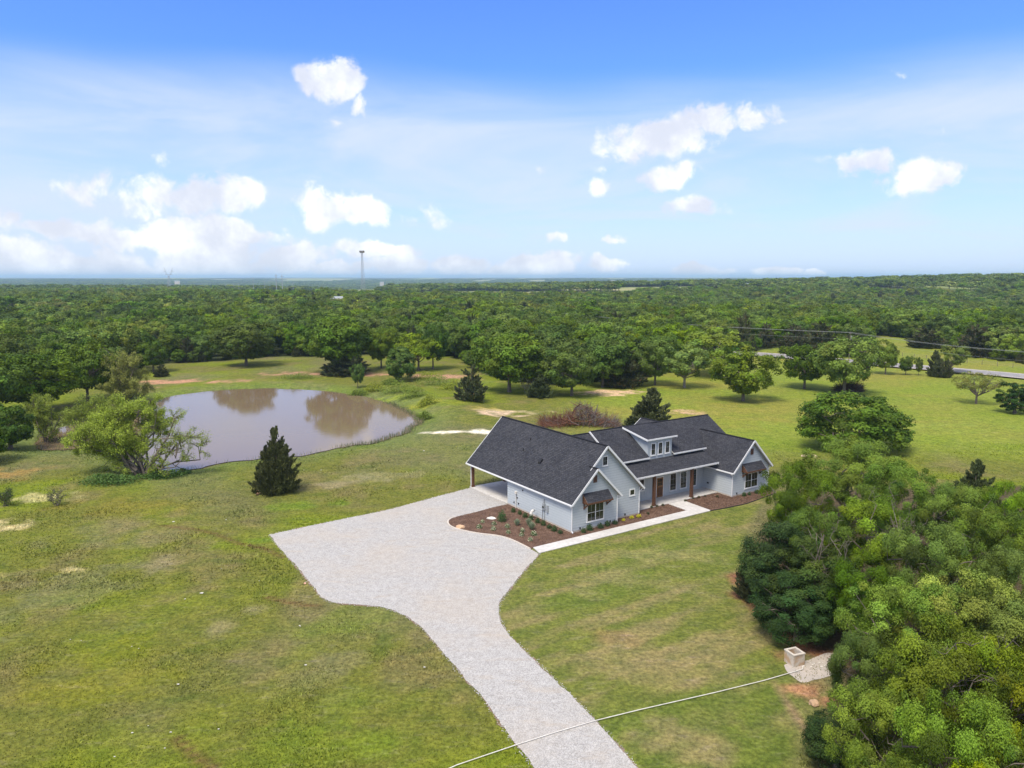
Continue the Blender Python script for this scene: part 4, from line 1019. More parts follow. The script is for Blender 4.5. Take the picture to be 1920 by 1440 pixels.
place(MID[1], 632, 700, 588, 136, 'big heavy oak behind the pond with dark lower crown', name=OAK)
place(MID[0], 715, 690, 610, 60, 'mid green oak tucked behind the big pond oak', name=OAK)
place(MID[3], 462, 686, 600, 116, 'flat-topped oak behind the left half of the pond', name=OAK)
place(MID[0], 288, 697, 637, 62, 'small layered oak beside a dark shrub left of the pond bank', name=OAK)
place(LB0, 752, 714, 648, 68, 'round compact green tree on the pond dam', name='round_tree')
place(MID[1], 812, 692, 604, 60, 'dark green oak behind the yellow-green tree', name=OAK)
place(MID[1], 865, 672, 604, 70, 'oak at the woodland edge right of the yellow-green tree', name=OAK)
place(MID[2], 165, 752, 634, 120, 'tall bright oak left of the pond, behind the willows', name=OAK)
place(MID[0], 62, 775, 658, 168, 'broad oak filling the left edge beyond the willows', name=OAK)
place(MID[2], 20, 720, 625, 110, 'rounded oak cut by the left photo edge', name=OAK)
place(MID[1], 1228, 722, 632, 86, 'dark narrow oak left of the pale pecan', name=OAK)
place(MID[1], -70, 800, 650, 190, 'oak just outside the left photo edge', name=OAK)
# yellow-green tree
YG = make_oak('lime_tree', 230, R=5., RZ=3.6, ZC=5.8, n_cl=80, n_leaf=120, leaf=.19, base=C3(.090, .135, .02), low=-.8, cl_r=(.15, .26))
place(YG, 785, 694, 622, 84, 'bright yellow-green round tree behind the pond dam', name='round_tree')
PECAN = make_oak('pale_pecan', 231, R=5., RZ=4.0, ZC=6.0, n_cl=90, n_leaf=85, leaf=.18, base=C3(.088, .122, .05), low=-1, cl_r=(.12, .22), tmat='palebark', nl=14)
place(PECAN, 1283, 727, 640, 92, 'pale pecan with light trunk at the meadow edge', name='pecan_tree')
place(PECAN, 1345, 705, 610, 140, 'large light green pecan behind the dark meadow oak', name='pecan_tree')
place(PECAN, 1782, 700, 640, 66, 'yellow-green tree with bare trunk beside the road', name='pecan_tree')
ROUND = make_cedar('round_shrub', 540, H=6, R=3.2, n_sp=170, n_leaf=100, leaf=.12, power=.42, base=C3(.042, .062, .026))
# cedars
place(CEDN[0], 521, 922, 797, 84, 'dark pyramid cedar alone between pond and driveway', name=CE, rz=.6)
place(CEDM[0], 1218, 815, 724, 96, 'dark cone-shaped cedar right behind the house roof', name=CE)
RC = make_oak('dark_shrub', 243, R=3., RZ=3.3, ZC=2.7, n_cl=150, n_leaf=110, leaf=.10, base=C3(.020, .038, .022), low=-.9, cl_r=(.10, .18), skirt=1, leafmat='needle')
TC = make_oak('drooping_cedar', 244, R=4., RZ=4.2, ZC=3.6, n_cl=170, n_leaf=260, leaf=.075, base=C3(.022, .042, .022), low=-.85, cl_r=(.12, .22), skirt=1, leafmat='needle')
CEDN.append(TC)
place(RC, 1902, 775, 716, 66, 'dark round cedar shrub at the right photo edge', 'shrub', name='cedar_shrub')
place(CEDM[1], 884, 752, 680, 62, 'brownish green cedar at the left end of the woodland edge', name=CE)
place(CEDM[1], 1166, 724, 650, 84, 'spreading dark cedar at the woodland edge above the roof ridge', name=CE)
place(CEDM[1], 302, 706, 682, 28, 'small dark shrub on the bank left of the pond', 'shrub', name='cedar_shrub')
place(CEDM[0], 1012, 745, 700, 50, 'low dark cedar between two woodland-edge oaks', name=CE)
place(CEDM[1], 645, 702, 650, 90, 'dark cedar under the big pond oak', name=CE)
place(CEDM[1], 1600, 668, 622, 60, 'dark cedar beyond the road behind the largest meadow oak', name=CE)
for (px, py, t, w, l) in [(1540, 658, 600, 70, 'left'), (1490, 664, 606, 66, 'second')]: place(CEDM[1], px, py, t, w, 'dark cedar at the roadside wood, %s of the pole' % l, name=CE)
place(CEDM[0], 1752, 706, 655, 34, 'dark upright cedar beside the road left of the yellow-green tree', name=CE)
place(CEDM[1], 1772, 708, 672, 30, 'bushy dark green shrub at the foot of the roadside tree', 'shrub', name='cedar_shrub')
place(MID[0], 1698, 703, 666, 26, 'small crooked tree between meadow and road', name='small_tree')
place(MID[0], 1722, 704, 668, 14, 'thin sapling between meadow and road', name='small_tree')
place(CEDM[1], 1825, 668, 606, 80, 'left dark cedar of the pair beyond the road at right', name=CE); place(CEDM[1], 1880, 668, 612, 70, 'right dark cedar of the pair beyond the road at right', name=CE)
place(CEDM[1], 1735, 652, 612, 70, 'dark low cedar standing in the far meadow beyond the road', name=CE)
place(MID[1], 671, 727, 680, 28, 'small columnar tree on the pond dam', name='small_tree')
# dark underside shrubs along the woodland edge
# willows and open trees
def put_branchy(name, label, cat, px, py, seed, targets, leafmat='leaf_plain', wood='bark', **kw):
    m, V, F, c = branchy(seed, targets, **kw); p = G(px, py); zg = th(p[0], p[1])
    r = empty(name, (p[0], p[1], zg), 0, label, cat)
    wm = raw_mesh('branches', m.V, m.F, M[wood])
    if wood == 'deadwood': pass
    link(bpy.data.objects.new('trunk', wm), r)
    if V is not None: link(bpy.data.objects.new('crown', raw_mesh('crown', V, F, M[leafmat], col=c)), r)
    return r
WIL = C3(.31, .39, .05)
Tw = [(-9.8, 0, 4.2), (-8.6, 2.2, 6.4), (-8.0, -1.5, 5.4), (-6.4, 1, 8.0), (-5.2, -1.8, 6.6), (-4.6, 2.5, 8.6), (-3.2, -.5, 8.9), (-6.8, 3, 4.4), (-1.6, 1.6, 9.0), (-2.2, -2.2, 6.4), (.2, 0, 9.6), (1.2, 2.4, 8.8)]
put_branchy('willow_tree', 'wide yellow-green willow leaning over the near pond shore', 'tree', 268, 890, 61, Tw, r0=.2, sub=15, twigs=13, leaf=.12, n_leaf=32, base=WIL, spread=.28, leaf_sp=.42)
Tw2 = [(2.2, 0, 9.2), (3.6, 1.2, 8.2), (5.0, -1, 7.4), (6.2, .8, 5.6), (7.6, -.6, 5.8), (8.3, .6, 4.4), (6.4, -.5, 3.0), (4.2, .2, 5.4), (-3, -1.5, 1.8), (2.5, -1, 2.2)]
w2 = put_branchy('willow_tree', 'sparse right half of the leaning shore willow with bare limbs showing', 'tree', 272, 891, 62, Tw2, r0=.2, sub=11, twigs=7, leaf=.085, n_leaf=18, base=WIL * .9, spread=.26, leaf_sp=.3)
def dome(n, R, z0, z1, seed):
    r = np.random.default_rng(seed); a = np.arange(n) * 2.4 + r.random(n); q = np.sqrt((np.arange(n) + .6) / n); return [(math.cos(i) * R * k, math.sin(i) * R * k, z1 - (z1 - z0) * k ** 2.2) for i, k in zip(a, q)]
put_branchy('small_tree', 'small light green tree with dark stems in the shallow water', 'tree', 85, 822, 63, dome(10, 3.0, 4.5, 7.8, 1), r0=.1, sub=10, twigs=9, leaf=.12, n_leaf=20, base=C3(.25, .31, .045), spread=.3)
put_branchy('small_tree', 'yellow-green bushy tree behind the leaning willow', 'tree', 168, 806, 64, dome(12, 4.2, 4, 7.2, 2), r0=.1, sub=10, twigs=8, leaf=.13, n_leaf=18, base=C3(.25, .32, .045), spread=.3, leaf_sp=.4)
put_branchy('willow_tree', 'olive willow hanging over the far left pond corner', 'tree', 238, 752, 65, dome(14, 5.2, 3, 10, 3), r0=.14, sub=12, twigs=9, leaf=.16, n_leaf=20, base=C3(.28, .30, .07), spread=.3, leaf_sp=.5, droop=.5)
PALE = make_oak('pale_tree', 242, R=5., RZ=3.0, ZC=5.6, n_cl=120, n_leaf=46, leaf=.13, base=C3(.115, .13, .09), low=-.75, cl_r=(.10, .18), tmat='bark', nl=16, var=.15)
place(PALE, 1830, 757, 697, 88, 'pale fine-leaved tree with round crown alone on the right meadow', name='pale_tree')
put_branchy('dead_bush', 'leafless grey bush at the woodland edge', 'shrub', 990, 738, 67, dome(12, 2.3, 3, 5.6, 5), wood='palebark', r0=.07, sub=8, twigs=6, n_leaf=0, spread=.3)
put_branchy('bare_shrub', 'nearly leafless thorny bush in the left field', 'shrub', 106, 948, 68, dome(7, 1.3, 1.0, 2.1, 6), r0=.06, sub=6, twigs=5, leaf=.06, n_leaf=5, base=C3(.07, .1, .03), spread=.35)
put_branchy('bare_shrub', 'small leafy thorn bush at the left photo edge', 'shrub', 10, 949, 69, dome(7, 1.1, 1.0, 2.0, 7), r0=.05, sub=6, twigs=6, leaf=.07, n_leaf=10, base=C3(.065, .10, .025), spread=.35)
LB = make_oak('shore_bush', 233, R=3., RZ=2.6, ZC=2.8, n_cl=90, n_leaf=130, leaf=.13, base=C3(.052, .105, .02), low=-.95, cl_r=(.14, .26), skirt=1)
place(LB, 20, 842, 756, 92, 'deep green bush on the left shore of the pond', 'shrub', name='shore_bush')
place(LB, -40, 870, 780, 110, 'green bush outside the left photo edge', 'shrub', name='shore_bush')
# weedy growth on the dam
def bushes():
    L = [(700, 733, 26, 9), (745, 738, 40, 12), (775, 748, 30, 10), (800, 762, 22, 10), (730, 722, 20, 8), (820, 722, 44, 11), (848, 731, 30, 10), (560, 710, 40, 6), (670, 736, 20, 8), (800, 712, 30, 8), (795, 780, 18, 8), (205, 905, 60, 9), (300, 893, 50, 10), (340, 885, 20, 6)]
    for i, (px, py, hw, hh) in enumerate(L):
        p = G(px, py); a = hw * p[1] / F_PX; rng = np.random.default_rng(i); n = int(900 + hw * 30)
        q = rng.normal(0, .45, (n, 2)); q = q[np.hypot(q[:, 0], q[:, 1]) < 1.1]; x = p[0] + q[:, 0] * a; y = p[1] + q[:, 1] * a * .55
        hmax = hh * p[1] / F_PX * 2.0 * (.5 + fbm(x, y, 1.6, 3 + i, 3)); zz = terrain(x, y) + rng.random(len(x)) * hmax * (1 - .6 * np.hypot(q[:, 0], q[:, 1]))
        P = np.stack([x, y, zz], 1); V, F = leafquads(P, unit(rng.normal(0, .6, P.shape) + np.array([0, 0, 1.])), .12, .6, rng)
        col = (C3(.26, .30, .03) if i % 3 == 0 else C3(.19, .26, .04)) if i < 11 else C3(.10, .18, .04)
        c = np.repeat(col[None] * rng.normal(1, .2, (len(P), 1)), 4, 0)
        tag(obj('bank_weeds', V, F, M['leaf_plain'], col=c), 'leafy weeds on the pond bank', kind='stuff')
bushes()
# reeds round the right end of the pond
def reeds():
    rng = np.random.default_rng(3); P = np.array(jitter_poly([tuple(p) for p in POND], .10, 0)); 
    sc = np.array([ray(0, 0)]); k = (P[:, 0] > -27) & (P[:, 1] > 112) | (rng.random(len(P)) < .12); P = P[k]
    P = np.repeat(P, 5, 0) + rng.normal(0, .6, (len(P) * 5, 2)); z = terrain(P[:, 0], P[:, 1]); h = rng.uniform(.25, .95, len(P)); a = rng.random(len(P)) * 6.28; w = .035
    dx, dy = np.cos(a), np.sin(a); ln = rng.normal(0, .18, (len(P), 2)) 
    V = np.stack([np.stack([P[:, 0] - dx * w, P[:, 1] - dy * w, z], 1), np.stack([P[:, 0] + dx * w, P[:, 1] + dy * w, z], 1), np.stack([P[:, 0] + ln[:, 0], P[:, 1] + ln[:, 1], z + h], 1)], 1).reshape(-1, 3)
    c = np.repeat(np.where(rng.random((len(P), 1)) < .45, C3(.3, .25, .14)[None], C3(.1, .15, .05)[None]), 3, 0)
    tag(obj('reeds', V, np.arange(len(V)).reshape(-1, 3), M['leaf_plain'], col=c), 'thin reeds and dry stalks along the pond rim', kind='stuff')
reeds()

# brush piles
def brush(name, label, px, py, hw, h, seed, dark=1.):
    rng = np.random.default_rng(seed); p = G(px, py); zg = th(p[0], p[1]); m = MB(); cols = []
    r = empty(name, (p[0], p[1], zg), 0, label, 'brush pile')
    for part, (nm, n, rr) in enumerate((('log', 14, (.09, .2)), ('branches', 620, (.02, .055)), ('twigs', 1500, (.012, .025)))):
        m = MB(); cc = []
        for i in range(n):
            u = rng.uniform(-1, 1); x = u * hw; y = rng.normal(0, hw * .2); hh = h * (1 - abs(u) ** 2.2) * (.75 + .35 * math.sin(u * 5 + 1)) * rng.uniform(.1, 1.0)
            L = {'log': 4.5, 'branches': 3.2, 'twigs': 2.3}[nm] * rng.uniform(.4, 1.)
            d = unit(np.array([rng.normal(u * .8, .7), rng.normal(0, .5), rng.uniform(.0, 1.3) if nm != 'log' else rng.uniform(0, .3)]))
            a = np.array([x, y, max(.05, hh * .85)]) - d * L * .35; a[2] = max(a[2], .02); b = a + d * L
            mid = (a + b) / 2 + rng.normal(0, .08 * L, 3); b0 = len(m.V); rad = rng.uniform(*rr)
            m.tube([a, mid, b], [rad, rad * .8, rad * .3], 4 if nm != 'log' else 7, nm == 'log')
            base = C3(.17, .078, .048) if (u < -.1 and rng.random() < .8) or rng.random() < .35 else C3(.16, .135, .125)
            cc += [base * rng.uniform(.5, 1.4) * dark] * (len(m.V) - b0)
        obj(nm, m.V, m.F, M['deadwood'], r, col=np.array(cc))
brush('brush_pile', 'big heap of cut rust-brown and grey branches behind the house', 1086, 797, 6.9, 3.9, 5)
brush('brush_pile', 'small dark heap of brush under the largest meadow oak', 1592, 733, 2.6, 1.9, 6, .5)

# right-hand thicket
TH = [ # top x, top y, height, width px, kind, label
    (1592, 822, 9.5, 230, 0, 'bright-topped oak forming the highest hump of the right thicket'),
    (1492, 872, 9.0, 170, 1, 'oak at the thicket corner nearest the house gable'),
    (1700, 872, 9.0, 190, 1, 'oak right of the highest hump along the back of the thicket'),
    (1795, 900, 8.6, 170, 0, 'oak at the back of the thicket near the thin dead cedar top'),
    (1885, 888, 8.8, 150, 1, 'back-row oak at the right photo edge'),
    (1640, 930, 9.0, 210, 0, 'oak in the middle of the thicket below the highest hump'),
    (1550, 945, 8.4, 180, 1, 'oak with pale bare limbs showing, over the dark cedars'),
    (1745, 975, 8.8, 220, 1, 'broad mid-thicket oak right of centre'),
    (1850, 960, 8.6, 190, 0, 'mid-thicket oak near the right photo edge'),
    (1930, 1010, 8.6, 180, 1, 'mid-thicket oak cut by the right photo edge'),
    (1640, 1030, 8.0, 190, 1, 'dark green oak above the light foreground oaks'),
    (1820, 1060, 8.8, 260, 2, 'yellow-green oak third from the bottom at the right edge'),
    (1700, 1072, 8.8, 250, 0, 'light green oak forming the left hump of the foreground canopy'),
    (1915, 1075, 9.0, 240, 2, 'yellow-green oak cut by the right edge beside the foreground hump'),
    (1625, 1165, 7.0, 170, 0, 'mid green oak overhanging the concrete box pad'),
    (1760, 1170, 8.6, 290, 2, 'bright oak in the centre of the foreground canopy'),
    (1900, 1200, 8.8, 260, 2, 'bright foreground oak at the right photo edge'),
    (1660, 1290, 6.6, 230, 0, 'oak sprawling left over the lawn edge in the foreground'),
    (1810, 1310, 8.2, 320, 1, 'foreground oak whose dark side faces the camera'),
    (1700, 1420, 6.4, 280, 0, 'nearest oak crown at the bottom right of the photo'),
    (1900, 1420, 8.0, 340, 2, 'nearest oak at the bottom right corner'),
    (2060, 930, 9, 200, 0, 'oak beyond the right photo edge'), (2080, 1120, 9, 300, 1, 'large oak beyond the right photo edge'), (2200, 1300, 9, 420, 0, 'near oak far outside the right photo edge'), (2040, 1500, 9, 460, 2, 'near oak outside the lower right corner'), (2240, 1000, 9, 260, 0, 'oak far outside the right photo edge'), (1990, 1250, 8.6, 260, 0, 'oak just outside the right photo edge')]
for i, (px, tp, h, w, k, l) in enumerate(TH): place(NEAR[k], px, 0, tp, w, l, name=OAK, h=h, rz=i * 1.7)
for (px, tp, h, w, k, l) in [(1470, 965, 7.4, 180, 2, 'dark spreading cedar on the left flank of the thicket'), (1540, 1010, 7.0, 190, 2, 'dark cedar deep in the thicket above the red dirt'), (1500, 1072, 5.2, 170, 2, 'low dark cedar over the red dirt edge'),
                             (1575, 1330, 3.4, 150, 2, 'low shadowy juniper at the foreground lawn edge'), (1416, 1040, 3.8, 70, 1, 'leaning cedar bough pointing at the lawn'), (1833, 858, 8.6, 125, 0, 'thin cedar spire poking above the thicket')]:
    place(CEDN[k], px, 0, tp, w, l, name=CE, h=h)

for (px, tp, h, sd_, l) in [(1555, 985, 8.2, 71, 'pale leafless limbs rising between thicket oaks above the dark cedars'), (1668, 935, 9.4, 72, 'bare grey dead tree top in the middle of the thicket'), (1835, 1190, 8.6, 73, 'bare grey branches poking out of the foreground canopy')]:
    p = G(px, tp, h); m_, V_, F_, c_ = branchy(sd_, [(x_, y_, z_) for x_, y_, z_ in dome(5, 1.5, h - 2.2, h, sd_)], r0=.06, sub=5, twigs=5, n_leaf=0, spread=.25)
    r_ = empty('dead_tree', (p[0], p[1], 0), 0, l, 'tree'); m_.obj('branches', M['bark'], r_)
# ------------------------------------------------------------------ woodland
def wood_points(rmin, rmax, sp, half=.84):
    R_ = rmax; nx = int(2 * R_ * half / sp) + 2; ny = int(rmax / sp) + 2
    X, Y = np.meshgrid(np.arange(nx) * sp - R_ * half, np.arange(ny) * sp); x = X.ravel(); y = Y.ravel()
    rg = np.random.default_rng(int(rmax)); x = x + rg.uniform(-.42, .42, len(x)) * sp; y = y + rg.uniform(-.42, .42, len(y)) * sp
    r = np.hypot(x, y); m = (r > rmin) & (r <= rmax) & (np.abs(x) < half * y + 25); x, y = x[m], y[m]
    m = inpoly(x, y, WOOD) & ~clearing(x, y)
    x, y = x[m], y[m]
    return x, y
x1, y1 = wood_points(100, 420, 8.4); x2, y2 = wood_points(420, 1100, 9.4); x3, y3 = wood_points(1100, 2600, 12.); x4, y4 = wood_points(2600, 7500, 34.)
o = np.argsort(np.hypot(x1, y1)); x1, y1 = x1[o], y1[o]
vis = (np.abs(x1) < .70 * y1); xa, ya = x1[vis], y1[vis]; xb, yb = x1[~vis], y1[~vis]
N_IND = 236
SECT = [(-9, -.50, 'woods at far left, beyond the leftmost oaks'), (-.50, -.30, 'woods left of the cell tower, beyond the pond'), (-.30, -.13, 'woods below the cell tower'), (-.13, .08, 'woods behind the brush pile'), (.08, .30, 'woods behind the house roofs'), (.30, 9, 'woods beyond the road at right')]
FW = [0, 1, 3, 0, 1, 2, 3, 0, 4]
def pick(i, x, y):
    q = vnoise(np.array([x]), np.array([y]), 40, 77)[0]; r_ = random.random()
    if x / y > .28 and r_ < .22: return 'c'
    if r_ < .07: return 'c'
    if x / y < -.05: return [0, 3, 0, 2, 1][int(r_ * 4.99)] if q > .35 else [1, 1, 0, 3][int(r_ * 3.99)]
    return FW[int(r_ * 8.99)]
MIDS = []
for i in range(4):
    p = make_single('wood_oak', 600 + i, R=5., RZ=4.2, ZC=5.3, n_cl=80, n_leaf=85, leaf=.24, base=[C3(.070, .112, .021), C3(.056, .096, .022), C3(.088, .125, .022), C3(.075, .12, .018)][i], low=-1, cl_r=(.15, .27), var=.2, lobes=6); MIDS.append(p)
LMX = [(-1e9, 'at the left photo edge'), (60, 'above the far left trees'), (150, 'above the leftmost bright oak'), (230, 'left of the pylon'), (300, 'below the pylon'), (360, 'right of the pylon'), (430, 'below the short distant poles'), (500, 'below the tall pole pair'), (560, 'right of the tall pole pair'), (620, 'just left of the cell tower'), (670, 'below the cell tower'), (730, 'just right of the cell tower'), (790, 'above the yellow-green tree'), (860, 'right of the yellow-green tree'), (930, 'above the brownish edge cedar'), (1000, 'above the bare grey bush'), (1070, 'above the brush pile'), (1140, 'above the dormer'), (1210, 'above the roof-back cedar'), (1280, 'above the pale pecan'), (1350, 'above the large light pecan'), (1430, 'where the road vanishes'), (1510, 'left of the roadside pole'), (1580, 'behind the roadside pole'), (1650, 'above the far meadow'), (1720, 'above the roadside saplings'), (1790, 'beyond the road above the pale tree'), (1860, 'at the right photo edge')]
def where(x, y):
    zc = y * cp + CAM_H * sp; px = CX + F_PX * x / zc; r = math.hypot(x, y)
    a = [t for v, t in LMX if px >= v][-1]
    row = ['foremost', 'second-row', 'mid-distance', 'farther', 'deep-set'][min(4, max(0, int((r - 205) / 26)))]
    return a, row
KN = {0: 'green', 1: 'dark green', 2: 'light green', 3: 'fresh green', 4: 'pale green'}
for i in range(min(N_IND, len(xa))):
    x, y = float(xa[i]), float(ya[i]); k = pick(i, x, y); s = random.choice((.85, .95, 1.1, 1.25, 1.4)) * random.uniform(.93, 1.07); az_ = x / y
    sec = next(t for a, b, t in SECT if a <= az_ < b); wh, row = where(x, y); size = 'small' if s < .95 else ('large' if s > 1.14 else 'mid-sized')
    if k == 'c':
        me = CEDM[1].crown; nm, lab, cat, sz = CE, '%s %s dark cedar in the woods %s' % (row, size, wh), 'tree', s * random.uniform(.9, 1.2)
    else:
        me = MIDS[k % 4].mesh; nm, cat, sz = OAK, 'tree', s ** .6 * random.uniform(.85, 1.12)
        lab = '%s %s %s oak in the woods %s' % (row, size, KN[k % 4], wh)
    o = bpy.data.objects.new(nm, me); COL.objects.link(o); o.location = (x, y, th(x, y)); o.rotation_euler = (0, 0, random.random() * 6.28); o.scale = (s * .98, s * .98, sz)
    tag(o, lab, cat, ('oaks in the ' if k != 'c' else 'cedars in the ') + sec)
xr = np.concatenate([xa[N_IND:], xb]); yr = np.concatenate([ya[N_IND:], yb])
def scatter(name, label, x, y, meshes, weights, smin, smax, zs=(.85, 1.2), zoff=0):
    rg = np.random.default_rng(len(x)); n = len(x); z = terrain(x, y) + zoff
    me = bpy.data.meshes.new(name); me.vertices.add(n); me.vertices.foreach_set('co', np.stack([x, y, z], 1).astype(np.float32).ravel())
    s = rg.uniform(smin, smax, n); sc_ = np.stack([s, s, s * rg.uniform(*zs, n)], 1).astype(np.float32)
    a = me.attributes.new('sc', 'FLOAT_VECTOR', 'POINT'); a.data.foreach_set('vector', sc_.ravel())
    a = me.attributes.new('rot', 'FLOAT_VECTOR', 'POINT'); a.data.foreach_set('vector', np.stack([np.zeros(n), np.zeros(n), rg.random(n) * 6.28], 1).astype(np.float32).ravel())
    # kinds gather in patches
    q = (vnoise(x, y, 60, 7) * .5 + rg.random(n) * .5); order = np.argsort(np.argsort(q)) / max(n, 1)
    cw = np.cumsum(weights) / sum(weights); idx = np.searchsorted(cw, order, side='right').clip(0, len(meshes) - 1)
    a = me.attributes.new('idx', 'INT', 'POINT'); a.data.foreach_set('value', idx.astype(np.int32))
    cl = bpy.data.collections.new(name + '_kinds')
    for i, m_ in enumerate(meshes): cl.objects.link(bpy.data.objects.new('%s_kind_%02d' % (name, i), m_))
    o = link(bpy.data.objects.new(name, me)); tag(o, label, kind='stuff')
    md = o.modifiers.new('trees', 'NODES'); ng = bpy.data.node_groups.new(name + '_nodes', 'GeometryNodeTree'); md.node_group = ng
    ng.interface.new_socket('Geometry', in_out='INPUT', socket_type='NodeSocketGeometry'); ng.interface.new_socket('Geometry', in_out='OUTPUT', socket_type='NodeSocketGeometry')
    w = NT(ng); gi = w.add('NodeGroupInput'); go = w.add('NodeGroupOutput')
    ci = w.add('GeometryNodeCollectionInfo'); ci.inputs[0].default_value = cl; ci.inputs['Separate Children'].default_value = True; ci.inputs['Reset Children'].default_value = True
    ip = w.add('GeometryNodeInstanceOnPoints'); w.l.new(gi.outputs[0], ip.inputs['Points']); w.l.new(ci.outputs[0], ip.inputs['Instance']); ip.inputs['Pick Instance'].default_value = True
    for nm, dt, so in (('sc', 'FLOAT_VECTOR', 'Scale'), ('rot', 'FLOAT_VECTOR', 'Rotation'), ('idx', 'INT', 'Instance Index')):
        na = w.add('GeometryNodeInputNamedAttribute', data_type=dt); na.inputs['Name'].default_value = nm; w.l.new(na.outputs[0], ip.inputs[so])
    w.l.new(ip.outputs[0], go.inputs[0])
    return o
CEM = CEDM[1].crown
scatter('woodland', 'dense oak woodland stretching away behind the first trees', xr, yr, [m.mesh for m in MIDS] + [CEM], [3, 2.5, 1.8, 3, .7], .8, 1.5, (.68, 1.0))
scatter('far_woodland', 'far oak woodland towards the horizon', x2, y2, [m.mesh for m in FAR] + [CEDF.mesh], [3, 2.5, 2.0, 3, 1.3, .8], .85, 1.7, (.6, .9))
scatter('distant_woodland', 'distant tree canopy below the horizon', x3, y3, [m.mesh for m in TINY], [3, 2.5, 2., 2.5], 1.1, 2.0, (.55, .75))
scatter('horizon_woodland', 'bluish tree belts at the horizon', x4, y4, [m.mesh for m in TINY], [3, 3, 1.5, 2.5], 2.5, 4.6, (.16, .28))
# understorey along the visible woodland edge
def understorey():
    rg = np.random.default_rng(8); E = [e for e in EDGE]; xs, ys = [], []
    for a, b in zip(E[3:-2], E[4:-1]):
        L = np.linalg.norm(b - a); n = int(L / 2.2)
        for i in range(n):
            p = a + (b - a) * rg.random() + np.array([rg.normal(0, 1), rg.uniform(0, 7)]); xs.append(p[0]); ys.append(p[1])
    x = np.array(xs); y = np.array(ys); m = (dline(x, y, ROAD_C) > 11) & ~clearing(x, y); scatter('underbrush', 'dark shrubs along the foot of the woods', x[m], y[m], [MIDS[1].mesh, CEM, MIDS[3].mesh], [3, 2, 1.5], .28, .5, (.8, 1.2), -.4)
understorey()

# ------------------------------------------------------------------ garden plants
def plant_mesh(seed, r, h, n, leaf, cols, upright=0., droop=0):
    rng = np.random.default_rng(seed)
    if upright:
        a = rng.random(n) * 6.28; t = rng.uniform(.2, 1, n); tip = np.stack([np.cos(a) * r * t, np.sin(a) * r * t, h * (1.1 - .45 * t)], 1); b0 = tip * np.array([.15, .15, 0]); sd_ = np.stack([-np.sin(a), np.cos(a), a * 0], 1) * leaf
        V = np.stack([b0 - sd_, b0 + sd_, tip], 1).reshape(-1, 3); F = np.arange(n * 3).reshape(-1, 3); k = 3
    else:
        d = unit(rng.normal(0, 1, (n, 3))); d[:, 2] = np.abs(d[:, 2]); P = d * rng.uniform(.45, 1, (n, 1)) * np.array([r, r, h]); P[:, 2] += .05
        V, F = leafquads(P, unit(d + rng.normal(0, .5, d.shape)), leaf, .6, rng); k = 4
    ci = rng.integers(0, len(cols), n); c = np.array(cols)[ci] * rng.uniform(.75, 1.25, (n, 1))
    return raw_mesh('foliage', V, F, M['leaf_plain'], col=np.repeat(c, k, 0))
PM = {'shrub': [plant_mesh(1, .36, .6, 420, .05, [(.05, .09, .03), (.07, .12, .035)]), plant_mesh(2, .4, .5, 420, .05, [(.06, .10, .035), (.045, .08, .03)])],
      'flower': [plant_mesh(3, .33, .42, 330, .055, [(.07, .13, .04), (.75, .72, .5), (.10, .16, .05)]), plant_mesh(4, .3, .4, 330, .055, [(.07, .13, .04), (.78, .75, .55), (.3, .33, .15)])],
      'grass': [plant_mesh(5, .5, .8, 360, .022, [(.30, .36, .22), (.22, .30, .16), (.42, .45, .30)], 1)],
      'yellow': [plant_mesh(6, .28, .34, 280, .05, [(.72, .60, .04), (.6, .55, .05), (.3, .35, .05)])],
      'tall': [plant_mesh(7, .55, 1.35, 900, .05, [(.05, .115, .03), (.06, .13, .035)])], 'small': [plant_mesh(8, .2, .22, 150, .04, [(.05, .08, .03), (.09, .07, .04)])]}
def plants(key, px, label, cat, name, group, sc=1., pos=None):
    for i, (x, y) in enumerate(px):
        p = G(x, y); me = random.choice(PM[key]); r = bpy.data.objects.new(name, me); COL.objects.link(r); s = sc * random.uniform(.85, 1.15)
        r.location = (p[0], p[1], .045); r.rotation_euler = (0, 0, random.random() * 6); r.scale = (s, s, s)
        tag(r, pos[i] if pos else label, cat, group)
q = lambda L: [(820 + a / 5.647, 900 + b / 5.647) for a, b in L]
plants('flower', q([(478, 455), (600, 480), (445, 515), (595, 535), (742, 508), (752, 568), (902, 548), (893, 596), (1022, 590), (985, 648)]), '', 'plant', 'flowering_plant', 'cream and green clumps in the left mulch bed', .95,
       ['cream-flowered clump beside the flat white stone', 'cream clump right of the flat white stone', 'leftmost cream-flowered clump, near the tan boulder', 'cream clump just left of the bed centre, front one of two', 'cream clump at the bed centre, back one of two', 'cream clump at the bed centre, front one of two', 'cream clump below the pale grass tufts, back one of two', 'cream clump below the pale grass tufts, front one of two', 'rightmost cream clump in the left bed', 'cream clump nearest the walkway corner'])
plants('grass', q([(845, 485), (968, 480), (1000, 528)]), '', 'plant', 'grass_clump', 'pale ornamental grasses in the left bed', 1., ['leftmost of the three pale grey-green grass tufts', 'middle pale grey-green grass tuft, behind the front one', 'front right pale grey-green grass tuft'])
plants('tall', q([(685, 442)]), '', 'shrub', 'upright_shrub', None, 1., ['tall upright green shrub in the middle of the left bed'])
plants('shrub', q([(805, 345), (873, 368), (930, 400), (990, 425), (1063, 458), (1122, 485), (1185, 515), (1240, 545), (1300, 570)]), '', 'shrub', 'low_shrub', 'shrubs in the row along the garage side wall', .9,
       [o_ + ' low dark shrub along the garage side wall, counted from the carport' for o_ in ('first', 'second', 'third', 'fourth', 'fifth', 'sixth', 'seventh', 'eighth', 'ninth')])
